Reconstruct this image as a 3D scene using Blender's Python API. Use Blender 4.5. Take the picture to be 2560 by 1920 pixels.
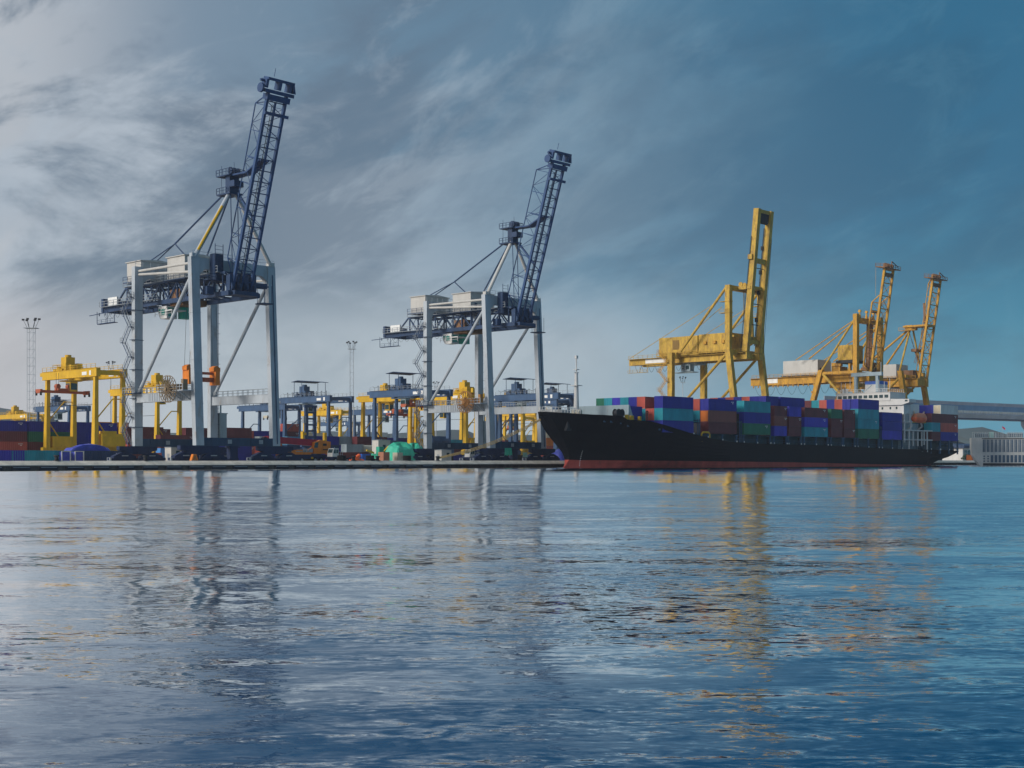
import bpy, math, random
from mathutils import Vector, Matrix
random.seed(7)
R = math.radians
scn = bpy.context.scene
for o in list(bpy.data.objects): bpy.data.objects.remove(o)

# ------------------------------------------------------------------ camera
CAM_H = 1.8
cam_d = bpy.data.cameras.new("camera"); cam = bpy.data.objects.new("camera", cam_d)
scn.collection.objects.link(cam)
cam.location = (0, 0, CAM_H); cam.rotation_euler = (R(90), 0, 0)
cam_d.sensor_width = 36.0; cam_d.lens = 36.0*3349/2560
cam_d.shift_y = (1150-960)/2560
cam_d.clip_start = 0.5; cam_d.clip_end = 20000
scn.cycles.volume_bounces = 2
scn.camera = cam
scn.view_settings.view_transform = 'Standard'; scn.view_settings.look = 'None'
scn.view_settings.exposure = 0.0; scn.view_settings.gamma = 1.0

# ------------------------------------------------------------------ sky + sun
SUN_DIR = Vector((-0.82, -0.50, 0.40)).normalized()      # towards the sun: low, from the left
SUN_EL = math.asin(SUN_DIR.z); SUN_ROT = math.atan2(SUN_DIR.x, SUN_DIR.y)
def make_world():
    w = bpy.data.worlds.new("World"); scn.world = w; w.use_nodes = True
    nt = w.node_tree; N = nt.nodes; L = nt.links; N.clear()
    def nd(t, **k):
        n = N.new(t)
        for a, b in k.items(): setattr(n, a, b)
        return n
    def mth(op, a, b=None, c=None, clamp=False):
        n = nd('ShaderNodeMath', operation=op, use_clamp=clamp)
        for i, v in enumerate((a, b, c)):
            if v is None: continue
            if isinstance(v, (int, float)): n.inputs[i].default_value = v
            else: L.new(v, n.inputs[i])
        return n.outputs[0]
    def rng(v, a, b, c=0.0, d=1.0, smooth=True):
        n = nd('ShaderNodeMapRange'); n.interpolation_type = 'SMOOTHSTEP' if smooth else 'LINEAR'
        L.new(v, n.inputs[0])
        for i, x in zip((1, 2, 3, 4), (a, b, c, d)): n.inputs[i].default_value = x
        return n.outputs[0]
    def mix(f, a, b):
        n = nd('ShaderNodeMix', data_type='RGBA')
        if isinstance(f, (int, float)): n.inputs[0].default_value = f
        else: L.new(f, n.inputs[0])
        for i, v in ((6, a), (7, b)):
            if isinstance(v, tuple): n.inputs[i].default_value = v + (1,)
            else: L.new(v, n.inputs[i])
        return n.outputs[2]
    tc = nd('ShaderNodeTexCoord'); sp = nd('ShaderNodeSeparateXYZ'); L.new(tc.outputs['Generated'], sp.inputs[0])
    x, y, z = sp.outputs
    az = mth('ARCTAN2', x, y); el = mth('MAXIMUM', z, 0.0)
    def cloud(sa, se, rot, off, scale, det, rough):
        ca, sa_ = math.cos(rot), math.sin(rot)
        p = mth('ADD', mth('MULTIPLY', az, ca), mth('MULTIPLY', el, sa_))
        r = mth('ADD', mth('MULTIPLY', az, -sa_), mth('MULTIPLY', el, ca))
        cb = nd('ShaderNodeCombineXYZ')
        L.new(mth('MULTIPLY', p, sa), cb.inputs[0]); L.new(mth('MULTIPLY', r, se), cb.inputs[1]); cb.inputs[2].default_value = off
        n = nd('ShaderNodeTexNoise'); L.new(cb.outputs[0], n.inputs['Vector'])
        n.inputs['Scale'].default_value = scale; n.inputs['Detail'].default_value = det
        n.inputs['Roughness'].default_value = rough; n.inputs['Distortion'].default_value = 0.6
        return n.outputs['Fac']
    # overcast base: paler towards the sun on the left, clearer teal on the right
    f1 = rng(az, -0.42, -0.05); f2 = rng(az, -0.14, 0.34)
    low = mix(f2, mix(f1, (0.45, 0.52, 0.60), (0.34, 0.46, 0.57)), (0.025, 0.28, 0.43))
    high = mix(f2, mix(f1, (0.27, 0.33, 0.41), (0.13, 0.23, 0.33)), (0.015, 0.130, 0.245))
    base = mix(rng(el, 0.0, 0.20, 0, 1), low, high)
    c1 = cloud(3.4, 8.0, 0.45, 0.9, 1.0, 10, 0.60)
    c2 = cloud(2.6, 6.0, 0.38, 3.1, 1.0, 10, 0.60)
    c3 = cloud(1.6, 3.2, 0.5, 9.1, 1.3, 8, 0.55)
    c4 = cloud(9.0, 19.0, 0.40, 2.2, 1.0, 10, 0.68)
    edge = rng(az, -0.22, -0.385)
    s = mix(mth('MULTIPLY', edge, 0.80), base, (0.56, 0.585, 0.62))
    leftw = rng(az, -0.36, 0.16, 1, 0.0)
    light = mth('MULTIPLY', rng(c1, 0.46, 0.58), mth('ADD', mth('MULTIPLY', leftw, 0.80), 0.20))
    s = mix(light, s, mix(f2, (0.47, 0.53, 0.60), (0.10, 0.32, 0.45)))
    dark = mth('MULTIPLY', rng(c2, 0.46, 0.57), mth('MULTIPLY', rng(el, 0.02, 0.08), mth('ADD', mth('MULTIPLY', leftw, 0.58), 0.40)))
    s = mix(dark, s, mix(f2, (0.115, 0.170, 0.240), (0.012, 0.085, 0.165)))
    wisp = mth('MULTIPLY', rng(c4, 0.50, 0.66), mth('ADD', mth('MULTIPLY', leftw, 0.30), 0.12))
    s = mix(wisp, s, mix(f2, (0.43, 0.49, 0.56), (0.13, 0.34, 0.46)))
    big = mth('MULTIPLY', rng(c3, 0.47, 0.62), 0.30)
    s = mix(big, s, mix(f2, (0.19, 0.265, 0.355), (0.05, 0.26, 0.40)))
    # bright gap under the cloud base, low over the yard
    gap = mth('MULTIPLY', mth('MULTIPLY', rng(el, -0.02, 0.03), rng(el, 0.14, 0.08)), mth('MULTIPLY', rng(az, 0.26, -0.05), rng(c1, 0.28, 0.52)))
    s = mix(mth('MULTIPLY', gap, 0.8), s, mix(edge, (0.50, 0.57, 0.63), (0.56, 0.54, 0.56)))
    # the overcast is brighter overhead, most towards the sun
    zen = mth('MULTIPLY', rng(el, 0.34, 0.75), rng(az, 0.25, -0.3, 0.15, 1.0))
    s = mix(zen, s, (0.72, 0.78, 0.86))
    bg = nd('ShaderNodeBackground'); L.new(s, bg.inputs[0]); bg.inputs[1].default_value = 1.0
    sky = nd('ShaderNodeTexSky', sky_type='NISHITA'); sky.sun_disc = False
    sky.sun_elevation = SUN_EL; sky.sun_rotation = SUN_ROT
    bg2 = nd('ShaderNodeBackground'); L.new(sky.outputs[0], bg2.inputs[0]); bg2.inputs[1].default_value = 0.08
    ms = nd('ShaderNodeMixShader'); ms.inputs[0].default_value = 0.10
    L.new(bg.outputs[0], ms.inputs[1]); L.new(bg2.outputs[0], ms.inputs[2])
    out = nd('ShaderNodeOutputWorld'); L.new(ms.outputs[0], out.inputs[0])
make_world()
sd = bpy.data.lights.new("sun", 'SUN'); sd.energy = 2.8; sd.angle = R(18); sd.color = (1.0, 0.935, 0.85)
so = bpy.data.objects.new("sun", sd); scn.collection.objects.link(so)
so.rotation_euler = (-SUN_DIR).to_track_quat('-Z', 'Y').to_euler()

# ------------------------------------------------------------------ quay frame
QA = R(47.0)                                   # the quay runs away to the right
Q = (math.cos(QA), math.sin(QA)); NV = (-math.sin(QA), math.cos(QA))
OX, OY = -60.3, 255.0                          # waterside crane rail, at the first crane
DECK = 1.15
def W(t, v, z=0.0): return (OX+t*Q[0]+v*NV[0], OY+t*Q[1]+v*NV[1], z)

# ------------------------------------------------------------------ materials
MATS = {}
def paint(name, col, rough=0.55, var=0.25, scale=0.35, rust=0.0, metal=0.0, rcol=(0.16, 0.07, 0.03), streak=True, spec=0.35):
    if name in MATS: return MATS[name]
    m = bpy.data.materials.new(name); m.use_nodes = True
    nt = m.node_tree; N = nt.nodes; L = nt.links; b = N['Principled BSDF']
    b.inputs['Roughness'].default_value = rough; b.inputs['Metallic'].default_value = metal
    b.inputs['Specular IOR Level'].default_value = spec
    tc = N.new('ShaderNodeTexCoord'); mp = N.new('ShaderNodeMapping')
    L.new(tc.outputs['Object'], mp.inputs[0]); mp.inputs['Scale'].default_value = (1, 1, 0.35 if streak else 1)
    oi = N.new('ShaderNodeObjectInfo'); ad = N.new('ShaderNodeVectorMath'); ad.operation = 'ADD'
    cm = N.new('ShaderNodeCombineXYZ'); ml = N.new('ShaderNodeMath'); ml.operation = 'MULTIPLY'; ml.inputs[1].default_value = 57
    L.new(oi.outputs['Random'], ml.inputs[0]); L.new(ml.outputs[0], cm.inputs[0]); L.new(ml.outputs[0], cm.inputs[1])
    L.new(mp.outputs[0], ad.inputs[0]); L.new(cm.outputs[0], ad.inputs[1])
    n = N.new('ShaderNodeTexNoise'); n.inputs['Scale'].default_value = scale; n.inputs['Detail'].default_value = 8; n.inputs['Roughness'].default_value = 0.65
    L.new(ad.outputs[0], n.inputs['Vector'])
    r = N.new('ShaderNodeValToRGB'); r.color_ramp.elements[0].position = 0.3; r.color_ramp.elements[1].position = 0.72
    r.color_ramp.elements[0].color = tuple(c*(1-var) for c in col)+(1,)
    r.color_ramp.elements[1].color = tuple(min(1, c*(1+var*0.7)) for c in col)+(1,)
    L.new(n.outputs['Fac'], r.inputs[0]); src = r.outputs[0]
    if rust > 0:
        n2 = N.new('ShaderNodeTexNoise'); n2.inputs['Scale'].default_value = scale*2.6; n2.inputs['Detail'].default_value = 10; n2.inputs['Roughness'].default_value = 0.72
        L.new(ad.outputs[0], n2.inputs['Vector'])
        mr = N.new('ShaderNodeMapRange'); mr.inputs[1].default_value = 0.66-0.22*rust; mr.inputs[2].default_value = 0.80-0.15*rust
        L.new(n2.outputs['Fac'], mr.inputs[0])
        mx = N.new('ShaderNodeMix'); mx.data_type = 'RGBA'; mx.inputs[7].default_value = rcol+(1,)
        L.new(mr.outputs[0], mx.inputs[0]); L.new(src, mx.inputs[6]); src = mx.outputs[2]
    L.new(src, b.inputs['Base Color']); MATS[name] = m
    return m
def plain(name, col, rough=0.5, metal=0.0, spec=0.5):
    return paint(name, col, rough, 0.12, 0.8, 0.0, metal, spec=spec)

M_LEG = paint('grey_blue_paint', (0.40, 0.44, 0.48), 0.6, 0.28, 0.25, 0.45, rcol=(0.30, 0.24, 0.19))
M_NAVY = paint('navy_steel', (0.020, 0.050, 0.120), 0.6, 0.35, 0.4)
M_BOOM = paint('boom_blue_steel', (0.022, 0.064, 0.170), 0.6, 0.3, 0.4)
M_BOGIE = paint('bogie_navy', (0.008, 0.022, 0.075), 0.65, 0.4, 0.8)
M_SILL = paint('sill_blue', (0.018, 0.050, 0.105), 0.6, 0.35, 0.5)
M_HOUSE = paint('machinery_house_white', (0.50, 0.485, 0.455), 0.6, 0.15, 0.5, 0.35, rcol=(0.34, 0.32, 0.29))
M_RAIL = paint('galvanised_rail', (0.30, 0.33, 0.36), 0.5, 0.2, 1.0, metal=0.2)
M_DARK = paint('dark_machinery', (0.020, 0.022, 0.028), 0.7, 0.4, 1.0)
M_RTG = paint('rtg_yellow', (0.64, 0.38, 0.012), 0.55, 0.22, 0.6, 0.45, rcol=(0.36, 0.17, 0.02))
M_RTGB = paint('rtg_blue', (0.040, 0.090, 0.185), 0.55, 0.25, 0.5, 0.1)
M_YEL = paint('crane_yellow', (0.54, 0.34, 0.040), 0.6, 0.36, 0.6, 0.85, rcol=(0.24, 0.13, 0.04))
M_ORY = paint('crane_orange_yellow', (0.56, 0.29, 0.022), 0.6, 0.32, 0.5, 0.8, rcol=(0.24, 0.11, 0.03))
M_ORANGE = paint('safety_orange', (0.70, 0.20, 0.02), 0.5, 0.2, 0.8, 0.2)
M_SPR = paint('spreader_red', (0.42, 0.10, 0.045), 0.55, 0.25, 0.8, 0.3)
M_GLASS = paint('dark_glass', (0.02, 0.05, 0.06), 0.08, 0.1, 0.5, spec=0.6)
M_TEALGL = paint('green_cab_glass', (0.03, 0.24, 0.20), 0.12, 0.2, 0.5, spec=0.6)
M_WHITE = paint('white_paint', (0.58, 0.575, 0.56), 0.5, 0.12, 0.5, 0.18, rcol=(0.45, 0.40, 0.34))
M_SIGN = plain('white_sign', (0.78, 0.78, 0.76), 0.6)
M_RUBBER = paint('rubber', (0.012, 0.012, 0.014), 0.85, 0.3, 2.0)
M_CABLE = plain('cable_black', (0.012, 0.016, 0.022), 0.7)
M_ROPE = paint('mooring_rope', (0.50, 0.34, 0.14), 0.9, 0.3, 3.0)
M_GREENT = paint('green_tarpaulin', (0.045, 0.50, 0.33), 0.5, 0.3, 0.9, streak=False)
M_BLUET = paint('blue_tarpaulin', (0.06, 0.08, 0.46), 0.5, 0.3, 0.9, streak=False)
M_HULL = paint('hull_black', (0.0045, 0.0045, 0.009), 0.6, 0.35, 0.25, 0.35, rcol=(0.016, 0.010, 0.011), spec=0.12)
M_BOOT = paint('boot_topping_red', (0.50, 0.085, 0.065), 0.7, 0.35, 0.35, 0.5, rcol=(0.16, 0.06, 0.055), spec=0.15)
M_SHIPGREY = paint('breakwater_grey', (0.28, 0.36, 0.40), 0.6, 0.2, 0.4, 0.2)
M_DECKG = paint('deck_dark_green', (0.02, 0.06, 0.075), 0.7, 0.3, 0.6)
M_POST = paint('lashing_post_blue', (0.03, 0.09, 0.17), 0.6, 0.3, 0.8)
M_FUNB = plain('funnel_blue', (0.02, 0.10, 0.42), 0.5)
M_LIFE = paint('lifeboat_orange', (0.85, 0.13, 0.03), 0.45, 0.2, 1.0)
M_REDBOOM = paint('boom_crimson', (0.36, 0.018, 0.045), 0.5, 0.25, 0.8)
M_TANK = paint('tank_cream', (0.50, 0.46, 0.36), 0.5, 0.2, 0.6, 0.2)
M_MASTG = paint('mast_grey', (0.40, 0.44, 0.48), 0.6, 0.2, 1.0)
M_RUST = paint('trolley_rust', (0.22, 0.11, 0.05), 0.7, 0.4, 0.8)

CCOL = {'blue': (0.013, 0.018, 0.27), 'violet blue': (0.045, 0.038, 0.42), 'teal': (0.012, 0.27, 0.34), 'green': (0.012, 0.15, 0.085),
        'maroon': (0.135, 0.026, 0.034), 'red': (0.46, 0.085, 0.06), 'orange': (0.62, 0.17, 0.025), 'brown': (0.21, 0.062, 0.05),
        'white': (0.52, 0.56, 0.56), 'cream': (0.62, 0.54, 0.40), 'grey': (0.25, 0.30, 0.33), 'pale blue': (0.10, 0.33, 0.50), 'dark blue': (0.012, 0.045, 0.13)}
def cmat(c): return paint('container_'+c.replace(' ', '_'), CCOL[c], 0.5, 0.28, 0.45, 0.18, rcol=tuple(x*0.45+0.02 for x in CCOL[c]))

# ------------------------------------------------------------------ mesh builder
class MB:
    def __init__(s): s.v = []; s.f = []
    def add(s, vs, fs):
        o = len(s.v); s.v += [tuple(p) for p in vs]; s.f += [tuple(i+o for i in f) for f in fs]; return s
    def box(s, x0, x1, y0, y1, z0, z1):
        return s.hexa([(x0, y0, z0), (x1, y0, z0), (x1, y1, z0), (x0, y1, z0)], [(x0, y0, z1), (x1, y0, z1), (x1, y1, z1), (x0, y1, z1)])
    def hexa(s, lo, hi):
        return s.add(list(lo)+list(hi), [(3, 2, 1, 0), (4, 5, 6, 7), (0, 1, 5, 4), (1, 2, 6, 5), (2, 3, 7, 6), (3, 0, 4, 7)])
    def beam(s, p, q, w, h=None, up=(0, 0, 1)):
        h = h or w; p = Vector(p); q = Vector(q); d = (q-p).normalized(); u = Vector(up)
        if abs(d.dot(u)) > 0.98: u = Vector((0, 1, 0))
        a = d.cross(u).normalized()*w/2; b = a.cross(d).normalized()*h/2
        return s.hexa([p-a-b, p+a-b, p+a+b, p-a+b], [q-a-b, q+a-b, q+a+b, q-a+b])
    def tube(s, p, q, r, n=8, r2=None, cap=True):
        r2 = r if r2 is None else r2; p = Vector(p); q = Vector(q); d = (q-p).normalized()
        u = Vector((0, 0, 1)) if abs(d.z) < 0.9 else Vector((1, 0, 0))
        a = d.cross(u).normalized(); b = d.cross(a).normalized()
        ring = [(math.cos(2*math.pi*i/n), math.sin(2*math.pi*i/n)) for i in range(n)]
        vs = [p+(a*c+b*t)*r for c, t in ring]+[q+(a*c+b*t)*r2 for c, t in ring]
        fs = [(i, (i+1) % n, n+(i+1) % n, n+i) for i in range(n)]
        if cap: fs += [tuple(range(n))[::-1], tuple(range(n, 2*n))]
        return s.add(vs, fs)
    def path(s, pts, r, n=6):
        for a, b in zip(pts, pts[1:]): s.tube(a, b, r, n)
        return s
    def prism(s, prof, axis, a0, a1):
        """prof: 2D outline; axis 'x' -> (y,z), 'y' -> (x,z), 'z' -> (x,y)"""
        f = {'x': lambda p, a: (a, p[0], p[1]), 'y': lambda p, a: (p[0], a, p[1]), 'z': lambda p, a: (p[0], p[1], a)}[axis]
        n = len(prof); vs = [f(p, a0) for p in prof]+[f(p, a1) for p in prof]
        return s.add(vs, [tuple(range(n))[::-1], tuple(range(n, 2*n))]+[(i, (i+1) % n, n+(i+1) % n, n+i) for i in range(n)])
    def ring(s, c, r, rt, axis='x', n=28, m=6):
        vs = []; fs = []
        for i in range(n):
            t = 2*math.pi*i/n
            for j in range(m):
                k = 2*math.pi*j/m; rr = r+rt*math.cos(k); h = rt*math.sin(k)
                p = {'x': (h, rr*math.cos(t), rr*math.sin(t)), 'y': (rr*math.cos(t), h, rr*math.sin(t)), 'z': (rr*math.cos(t), rr*math.sin(t), h)}[axis]
                vs.append((c[0]+p[0], c[1]+p[1], c[2]+p[2]))
                fs.append((i*m+j, ((i+1) % n)*m+j, ((i+1) % n)*m+(j+1) % m, i*m+(j+1) % m))
        return s.add(vs, fs)
    def rail(s, pts, h=1.1, r=0.035, step=1.8, mid=True):
        """a hand-rail on posts along a polyline"""
        for a, b in zip(pts, pts[1:]):
            a = Vector(a); b = Vector(b); n = max(1, round((b-a).length/step)); up = Vector((0, 0, h))
            s.beam(a+up, b+up, r*2); 
            if mid: s.beam(a+up*0.5, b+up*0.5, r*1.6)
            for i in range(n+1):
                p = a.lerp(b, i/n); s.beam(p, p+up, r*2)
        return s
    def truss(s, a0, a1, b0, b1, n, r, verts=True, cross=False, rv=None):
        """lacing between two chords a0-a1 and b0-b1"""
        a0, a1, b0, b1 = map(Vector, (a0, a1, b0, b1)); rv = rv or r
        for i in range(n):
            t0, t1 = i/n, (i+1)/n; A0, A1, B0, B1 = a0.lerp(a1, t0), a0.lerp(a1, t1), b0.lerp(b1, t0), b0.lerp(b1, t1)
            if cross: s.beam(A0, B1, r); s.beam(B0, A1, r)
            else: s.beam(*((A0, B1) if i % 2 == 0 else (B0, A1)), r)
            if verts: s.beam(A1, B1, rv)
        if verts: s.beam(a0, b0, rv)
        return s
    def build(s, name, mat, parent=None, off=(0, 0, 0), smooth=False):
        me = bpy.data.meshes.new(name)
        me.from_pydata([(p[0]+off[0], p[1]+off[1], p[2]+off[2]) for p in s.v], [], s.f)
        me.update(); me.materials.append(mat)
        if smooth: me.polygons.foreach_set('use_smooth', [True]*len(me.polygons))
        o = bpy.data.objects.new(name, me); scn.collection.objects.link(o)
        if parent: o.parent = parent
        return o

def tag(o, label=None, cat=None, group=None, kind=None):
    for k, v in (('label', label), ('category', cat), ('group', group), ('kind', kind)):
        if v: o[k] = v
    return o
def thing(name, label, cat, loc, rz=QA, group=None):
    o = bpy.data.objects.new(name, None); scn.collection.objects.link(o); o.empty_display_size = 0.5
    o.location = loc; o.rotation_euler = (0, 0, rz); return tag(o, label, cat, group)
def single(mb, name, label, cat, mat, loc, rz=QA, group=None, smooth=False):
    o = mb.build(name, mat, None, smooth=smooth); o.location = loc; o.rotation_euler = (0, 0, rz); return tag(o, label, cat, group)
def copy_tree(o, parent=None):
    c = o.copy(); scn.collection.objects.link(c)
    if parent is not None: c.parent = parent
    for ch in list(o.children): copy_tree(ch, c)
    return c

# ------------------------------------------------------------------ setting: water, quay, hills
def make_water():
    m = bpy.data.materials.new('harbour_water'); m.use_nodes = True
    nt = m.node_tree; N = nt.nodes; L = nt.links; b = N['Principled BSDF']
    b.inputs['Base Color'].default_value = (0.004, 0.045, 0.11, 1); b.inputs['Roughness'].default_value = 0.06
    b.inputs['IOR'].default_value = 1.333; b.inputs['Specular IOR Level'].default_value = 0.5
    tc = N.new('ShaderNodeTexCoord')
    def noise(scale, sx, sy, det=3, rough=0.5, dist=0.0, rot=0.0):
        mp = N.new('ShaderNodeMapping'); mp.inputs['Scale'].default_value = (sx, sy, 1); mp.inputs['Rotation'].default_value = (0, 0, rot)
        L.new(tc.outputs['Object'], mp.inputs[0])
        n = N.new('ShaderNodeTexNoise'); n.inputs['Scale'].default_value = scale; n.inputs['Detail'].default_value = det
        n.inputs['Roughness'].default_value = rough; n.inputs['Distortion'].default_value = dist
        L.new(mp.outputs[0], n.inputs['Vector']); return n.outputs['Fac']
    def M(op, a, c):
        n = N.new('ShaderNodeMath'); n.operation = op
        for i, v in enumerate((a, c)):
            if isinstance(v, (int, float)): n.inputs[i].default_value = v
            else: L.new(v, n.inputs[i])
        return n.outputs[0]
    def rng(v, a, c, d, e):
        n = N.new('ShaderNodeMapRange'); n.interpolation_type = 'SMOOTHSTEP'; L.new(v, n.inputs[0])
        for i, x in zip((1, 2, 3, 4), (a, c, d, e)): n.inputs[i].default_value = x
        return n.outputs[0]
    sep0 = N.new('ShaderNodeSeparateXYZ'); L.new(tc.outputs['Object'], sep0.inputs[0])
    def slope(scale, sx, sy, amt, det=3, rough=0.55, dist=0.8, rot=0.0, mask=None):
        mp = N.new('ShaderNodeMapping'); mp.inputs['Scale'].default_value = (sx, sy, 1); mp.inputs['Rotation'].default_value = (0, 0, rot)
        L.new(tc.outputs['Object'], mp.inputs[0])
        n = N.new('ShaderNodeTexNoise'); n.inputs['Scale'].default_value = scale; n.inputs['Detail'].default_value = det
        n.inputs['Roughness'].default_value = rough; n.inputs['Distortion'].default_value = dist; L.new(mp.outputs[0], n.inputs['Vector'])
        v = N.new('ShaderNodeVectorMath'); v.operation = 'SUBTRACT'; L.new(n.outputs['Color'], v.inputs[0]); v.inputs[1].default_value = (0.5, 0.5, 0.5)
        m2 = N.new('ShaderNodeVectorMath'); m2.operation = 'MULTIPLY'; L.new(v.outputs[0], m2.inputs[0]); m2.inputs[1].default_value = (amt*0.7, amt, 0)
        if mask is None: return m2.outputs[0]
        sc = N.new('ShaderNodeVectorMath'); sc.operation = 'SCALE'; L.new(m2.outputs[0], sc.inputs[0]); L.new(mask, sc.inputs['Scale']); return sc.outputs[0]
    def addv(a, c):
        v = N.new('ShaderNodeVectorMath'); v.operation = 'ADD'; L.new(a, v.inputs[0])
        if isinstance(c, tuple): v.inputs[1].default_value = c
        else: L.new(c, v.inputs[1])
        return v.outputs[0]
    calm = rng(noise(0.05, 0.45, 1.0, 4, 0.6, 1.0, 0.1), 0.36, 0.62, 0.35, 1.15)
    calm2 = rng(noise(0.30, 0.35, 1.0, 4, 0.6, 1.5, -0.1), 0.38, 0.62, 0.30, 1.35)
    sw = slope(0.10, 0.7, 1.0, 0.05, 2, 0.5, 0.4, 0.25)
    far = rng(sep0.outputs[1], 8, 90, 1.05, 0.36)
    wv = slope(0.70, 0.45, 1.0, 0.26, 3, 0.5, 1.0, 0.12, M('MULTIPLY', calm, far))
    rp = slope(3.0, 0.42, 1.0, 0.50, 6, 0.60, 2.4, -0.15, M('MULTIPLY', M('MULTIPLY', calm, calm2), far))
    fn = slope(9.0, 0.42, 1.0, 0.30, 3, 0.6, 1.6, 0.25, M('MULTIPLY', calm2, far))
    sep = N.new('ShaderNodeSeparateXYZ'); L.new(tc.outputs['Object'], sep.inputs[0])
    micro = slope(34.0, 0.55, 1.0, 0.07, 3, 0.6, 1.0, -0.3, M('MULTIPLY', calm2, far))
    cb = N.new('ShaderNodeCombineXYZ'); L.new(rng(sep.outputs[1], 8, 48, -0.006, -0.056), cb.inputs[1])   # facets turned to the open basin show more than their backs
    tilt = addv(addv(addv(sw, wv), addv(rp, fn)), micro)
    nv = addv(addv(tilt, cb.outputs[0]), (0.0, 0.0, 1.0))
    hf = N.new('ShaderNodeVectorMath'); hf.operation = 'SCALE'; L.new(tilt, hf.inputs[0]); hf.inputs['Scale'].default_value = 0.75
    fnv = N.new('ShaderNodeVectorMath'); fnv.operation = 'NORMALIZE'; L.new(addv(hf.outputs[0], (0.0, 0.0, 1.0)), fnv.inputs[0])
    nz = N.new('ShaderNodeVectorMath'); nz.operation = 'NORMALIZE'; L.new(nv, nz.inputs[0])
    gl = N.new('ShaderNodeBsdfGlossy'); gl.inputs['Roughness'].default_value = 0.03; gl.inputs['Color'].default_value = (1, 1, 1, 1); L.new(nz.outputs[0], gl.inputs['Normal'])
    fr = N.new('ShaderNodeLayerWeight'); L.new(fnv.outputs[0], fr.inputs['Normal']); frf = rng(fr.outputs['Facing'], 0.71, 0.93, 0.12, 0.98)
    df = N.new('ShaderNodeBsdfDiffuse'); df.inputs['Color'].default_value = (0.003, 0.055, 0.135, 1)
    mx = N.new('ShaderNodeMixShader'); L.new(frf, mx.inputs[0]); L.new(df.outputs[0], mx.inputs[1]); L.new(gl.outputs[0], mx.inputs[2])
    L.new(mx.outputs[0], N['Material Output'].inputs['Surface']); N.remove(b)
    w = MB(); w.add([(-2200, -50, 0), (2200, -50, 0), (2200, 2400, 0), (-2200, 2400, 0)], [(0, 1, 2, 3)])
    tag(w.build('water', m), 'rippled blue harbour water reflecting the cranes and clouds', None, None, 'structure')
make_water()

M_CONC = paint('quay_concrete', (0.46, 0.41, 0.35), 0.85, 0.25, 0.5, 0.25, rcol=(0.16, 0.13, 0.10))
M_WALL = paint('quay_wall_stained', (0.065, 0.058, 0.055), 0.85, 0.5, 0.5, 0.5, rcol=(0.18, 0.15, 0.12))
M_SHEET = paint('sheet_pile_brown', (0.035, 0.022, 0.020), 0.8, 0.5, 0.6, 0.4, rcol=(0.08, 0.055, 0.045))
quay_rot = (0, 0, QA)
def place(o, t=0, v=0, z=0, rz=QA):
    o.location = W(t, v, z); o.rotation_euler = (0, 0, rz); return o
g = MB(); g.box(-300, 62, -5, 1100, -3, DECK); g.box(62, 1300, -5, 1100, -3, DECK-0.004)
# coping lip
place(tag(g.build('quay_ground', M_CONC), 'concrete quay deck along the waterfront', None, None, 'structure'))
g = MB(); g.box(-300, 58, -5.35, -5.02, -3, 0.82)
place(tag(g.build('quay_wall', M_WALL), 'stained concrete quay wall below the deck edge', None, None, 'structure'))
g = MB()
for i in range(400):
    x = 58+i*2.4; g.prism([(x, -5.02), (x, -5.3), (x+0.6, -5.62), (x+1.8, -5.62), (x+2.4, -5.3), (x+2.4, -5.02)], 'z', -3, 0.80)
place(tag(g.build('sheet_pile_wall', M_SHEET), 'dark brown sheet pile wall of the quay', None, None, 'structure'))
g = MB(); g.prism([(-5.36, 0.824), (-5.36, 0.95), (-3.9, 1.66), (-2.5, 1.66), (-2.3, 1.16), (-4.9, 0.83)], 'x', -300, 1295)  # front face sloped upward so that it catches the sun
place(tag(g.build('quay_coping', paint('coping_concrete', (0.70, 0.62, 0.52), 0.9, 0.3, 0.6, 0.35, rcol=(0.36, 0.31, 0.26))), 'pale concrete coping along the quay edge', None, None, 'structure'))
# crane rails
g = MB()
for v in (0.6, 22.0): g.box(-290, 1250, v-0.06, v+0.06, DECK-0.01, DECK+0.12)
place(tag(g.build('crane_rail', M_DARK), 'steel crane rails let into the quay deck', None, None, 'structure'))

def hills(name, pts, depth, thick, mat, label):
    """a ridge: a row of crest points, sloping down front and back"""
    g = MB(); n = len(pts); vs = []
    for k, (dy, hz) in enumerate(((-thick, 0.0), (-thick*0.45, 0.62), (0, 1.0), (thick*0.6, 0.5), (thick, 0.0))):
        for i, (x, h) in enumerate(pts):
            j = (math.sin(i*1.7+k*2.1)*0.06+1)
            vs.append((x+math.sin(i*2.3+k)*thick*0.1, depth+dy, h*hz*j))
    fs = [(k*n+i, k*n+i+1, (k+1)*n+i+1, (k+1)*n+i) for k in range(4) for i in range(n-1)]
    g.add(vs, fs); o = g.build(name, mat, smooth=True); return tag(o, label, None, None, 'structure')
M_HILL = paint('far_hill_green', (0.045, 0.075, 0.085), 0.9, 0.3, 0.004, streak=False)
random.seed(3)
hp = [(-1500+i*40, 32+78*max(0, math.sin((i-2)*0.13))*math.exp(-((i-8)/13.0)**2)*1.4+random.random()*5+(8 if i < 25 else 3)) for i in range(42)]
hills('hills', hp, 1750, 300, M_HILL, 'hazy low hills beyond the container yard')
hp = [(470+i*26, 14+22*math.exp(-((i-1.5)/2.2)**2)+10*math.exp(-((i-9)/4.0)**2)+random.random()*2.5) for i in range(24)]
hills('hill', hp, 1500, 160, M_HILL, 'green hill rising behind the white ship')

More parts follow.
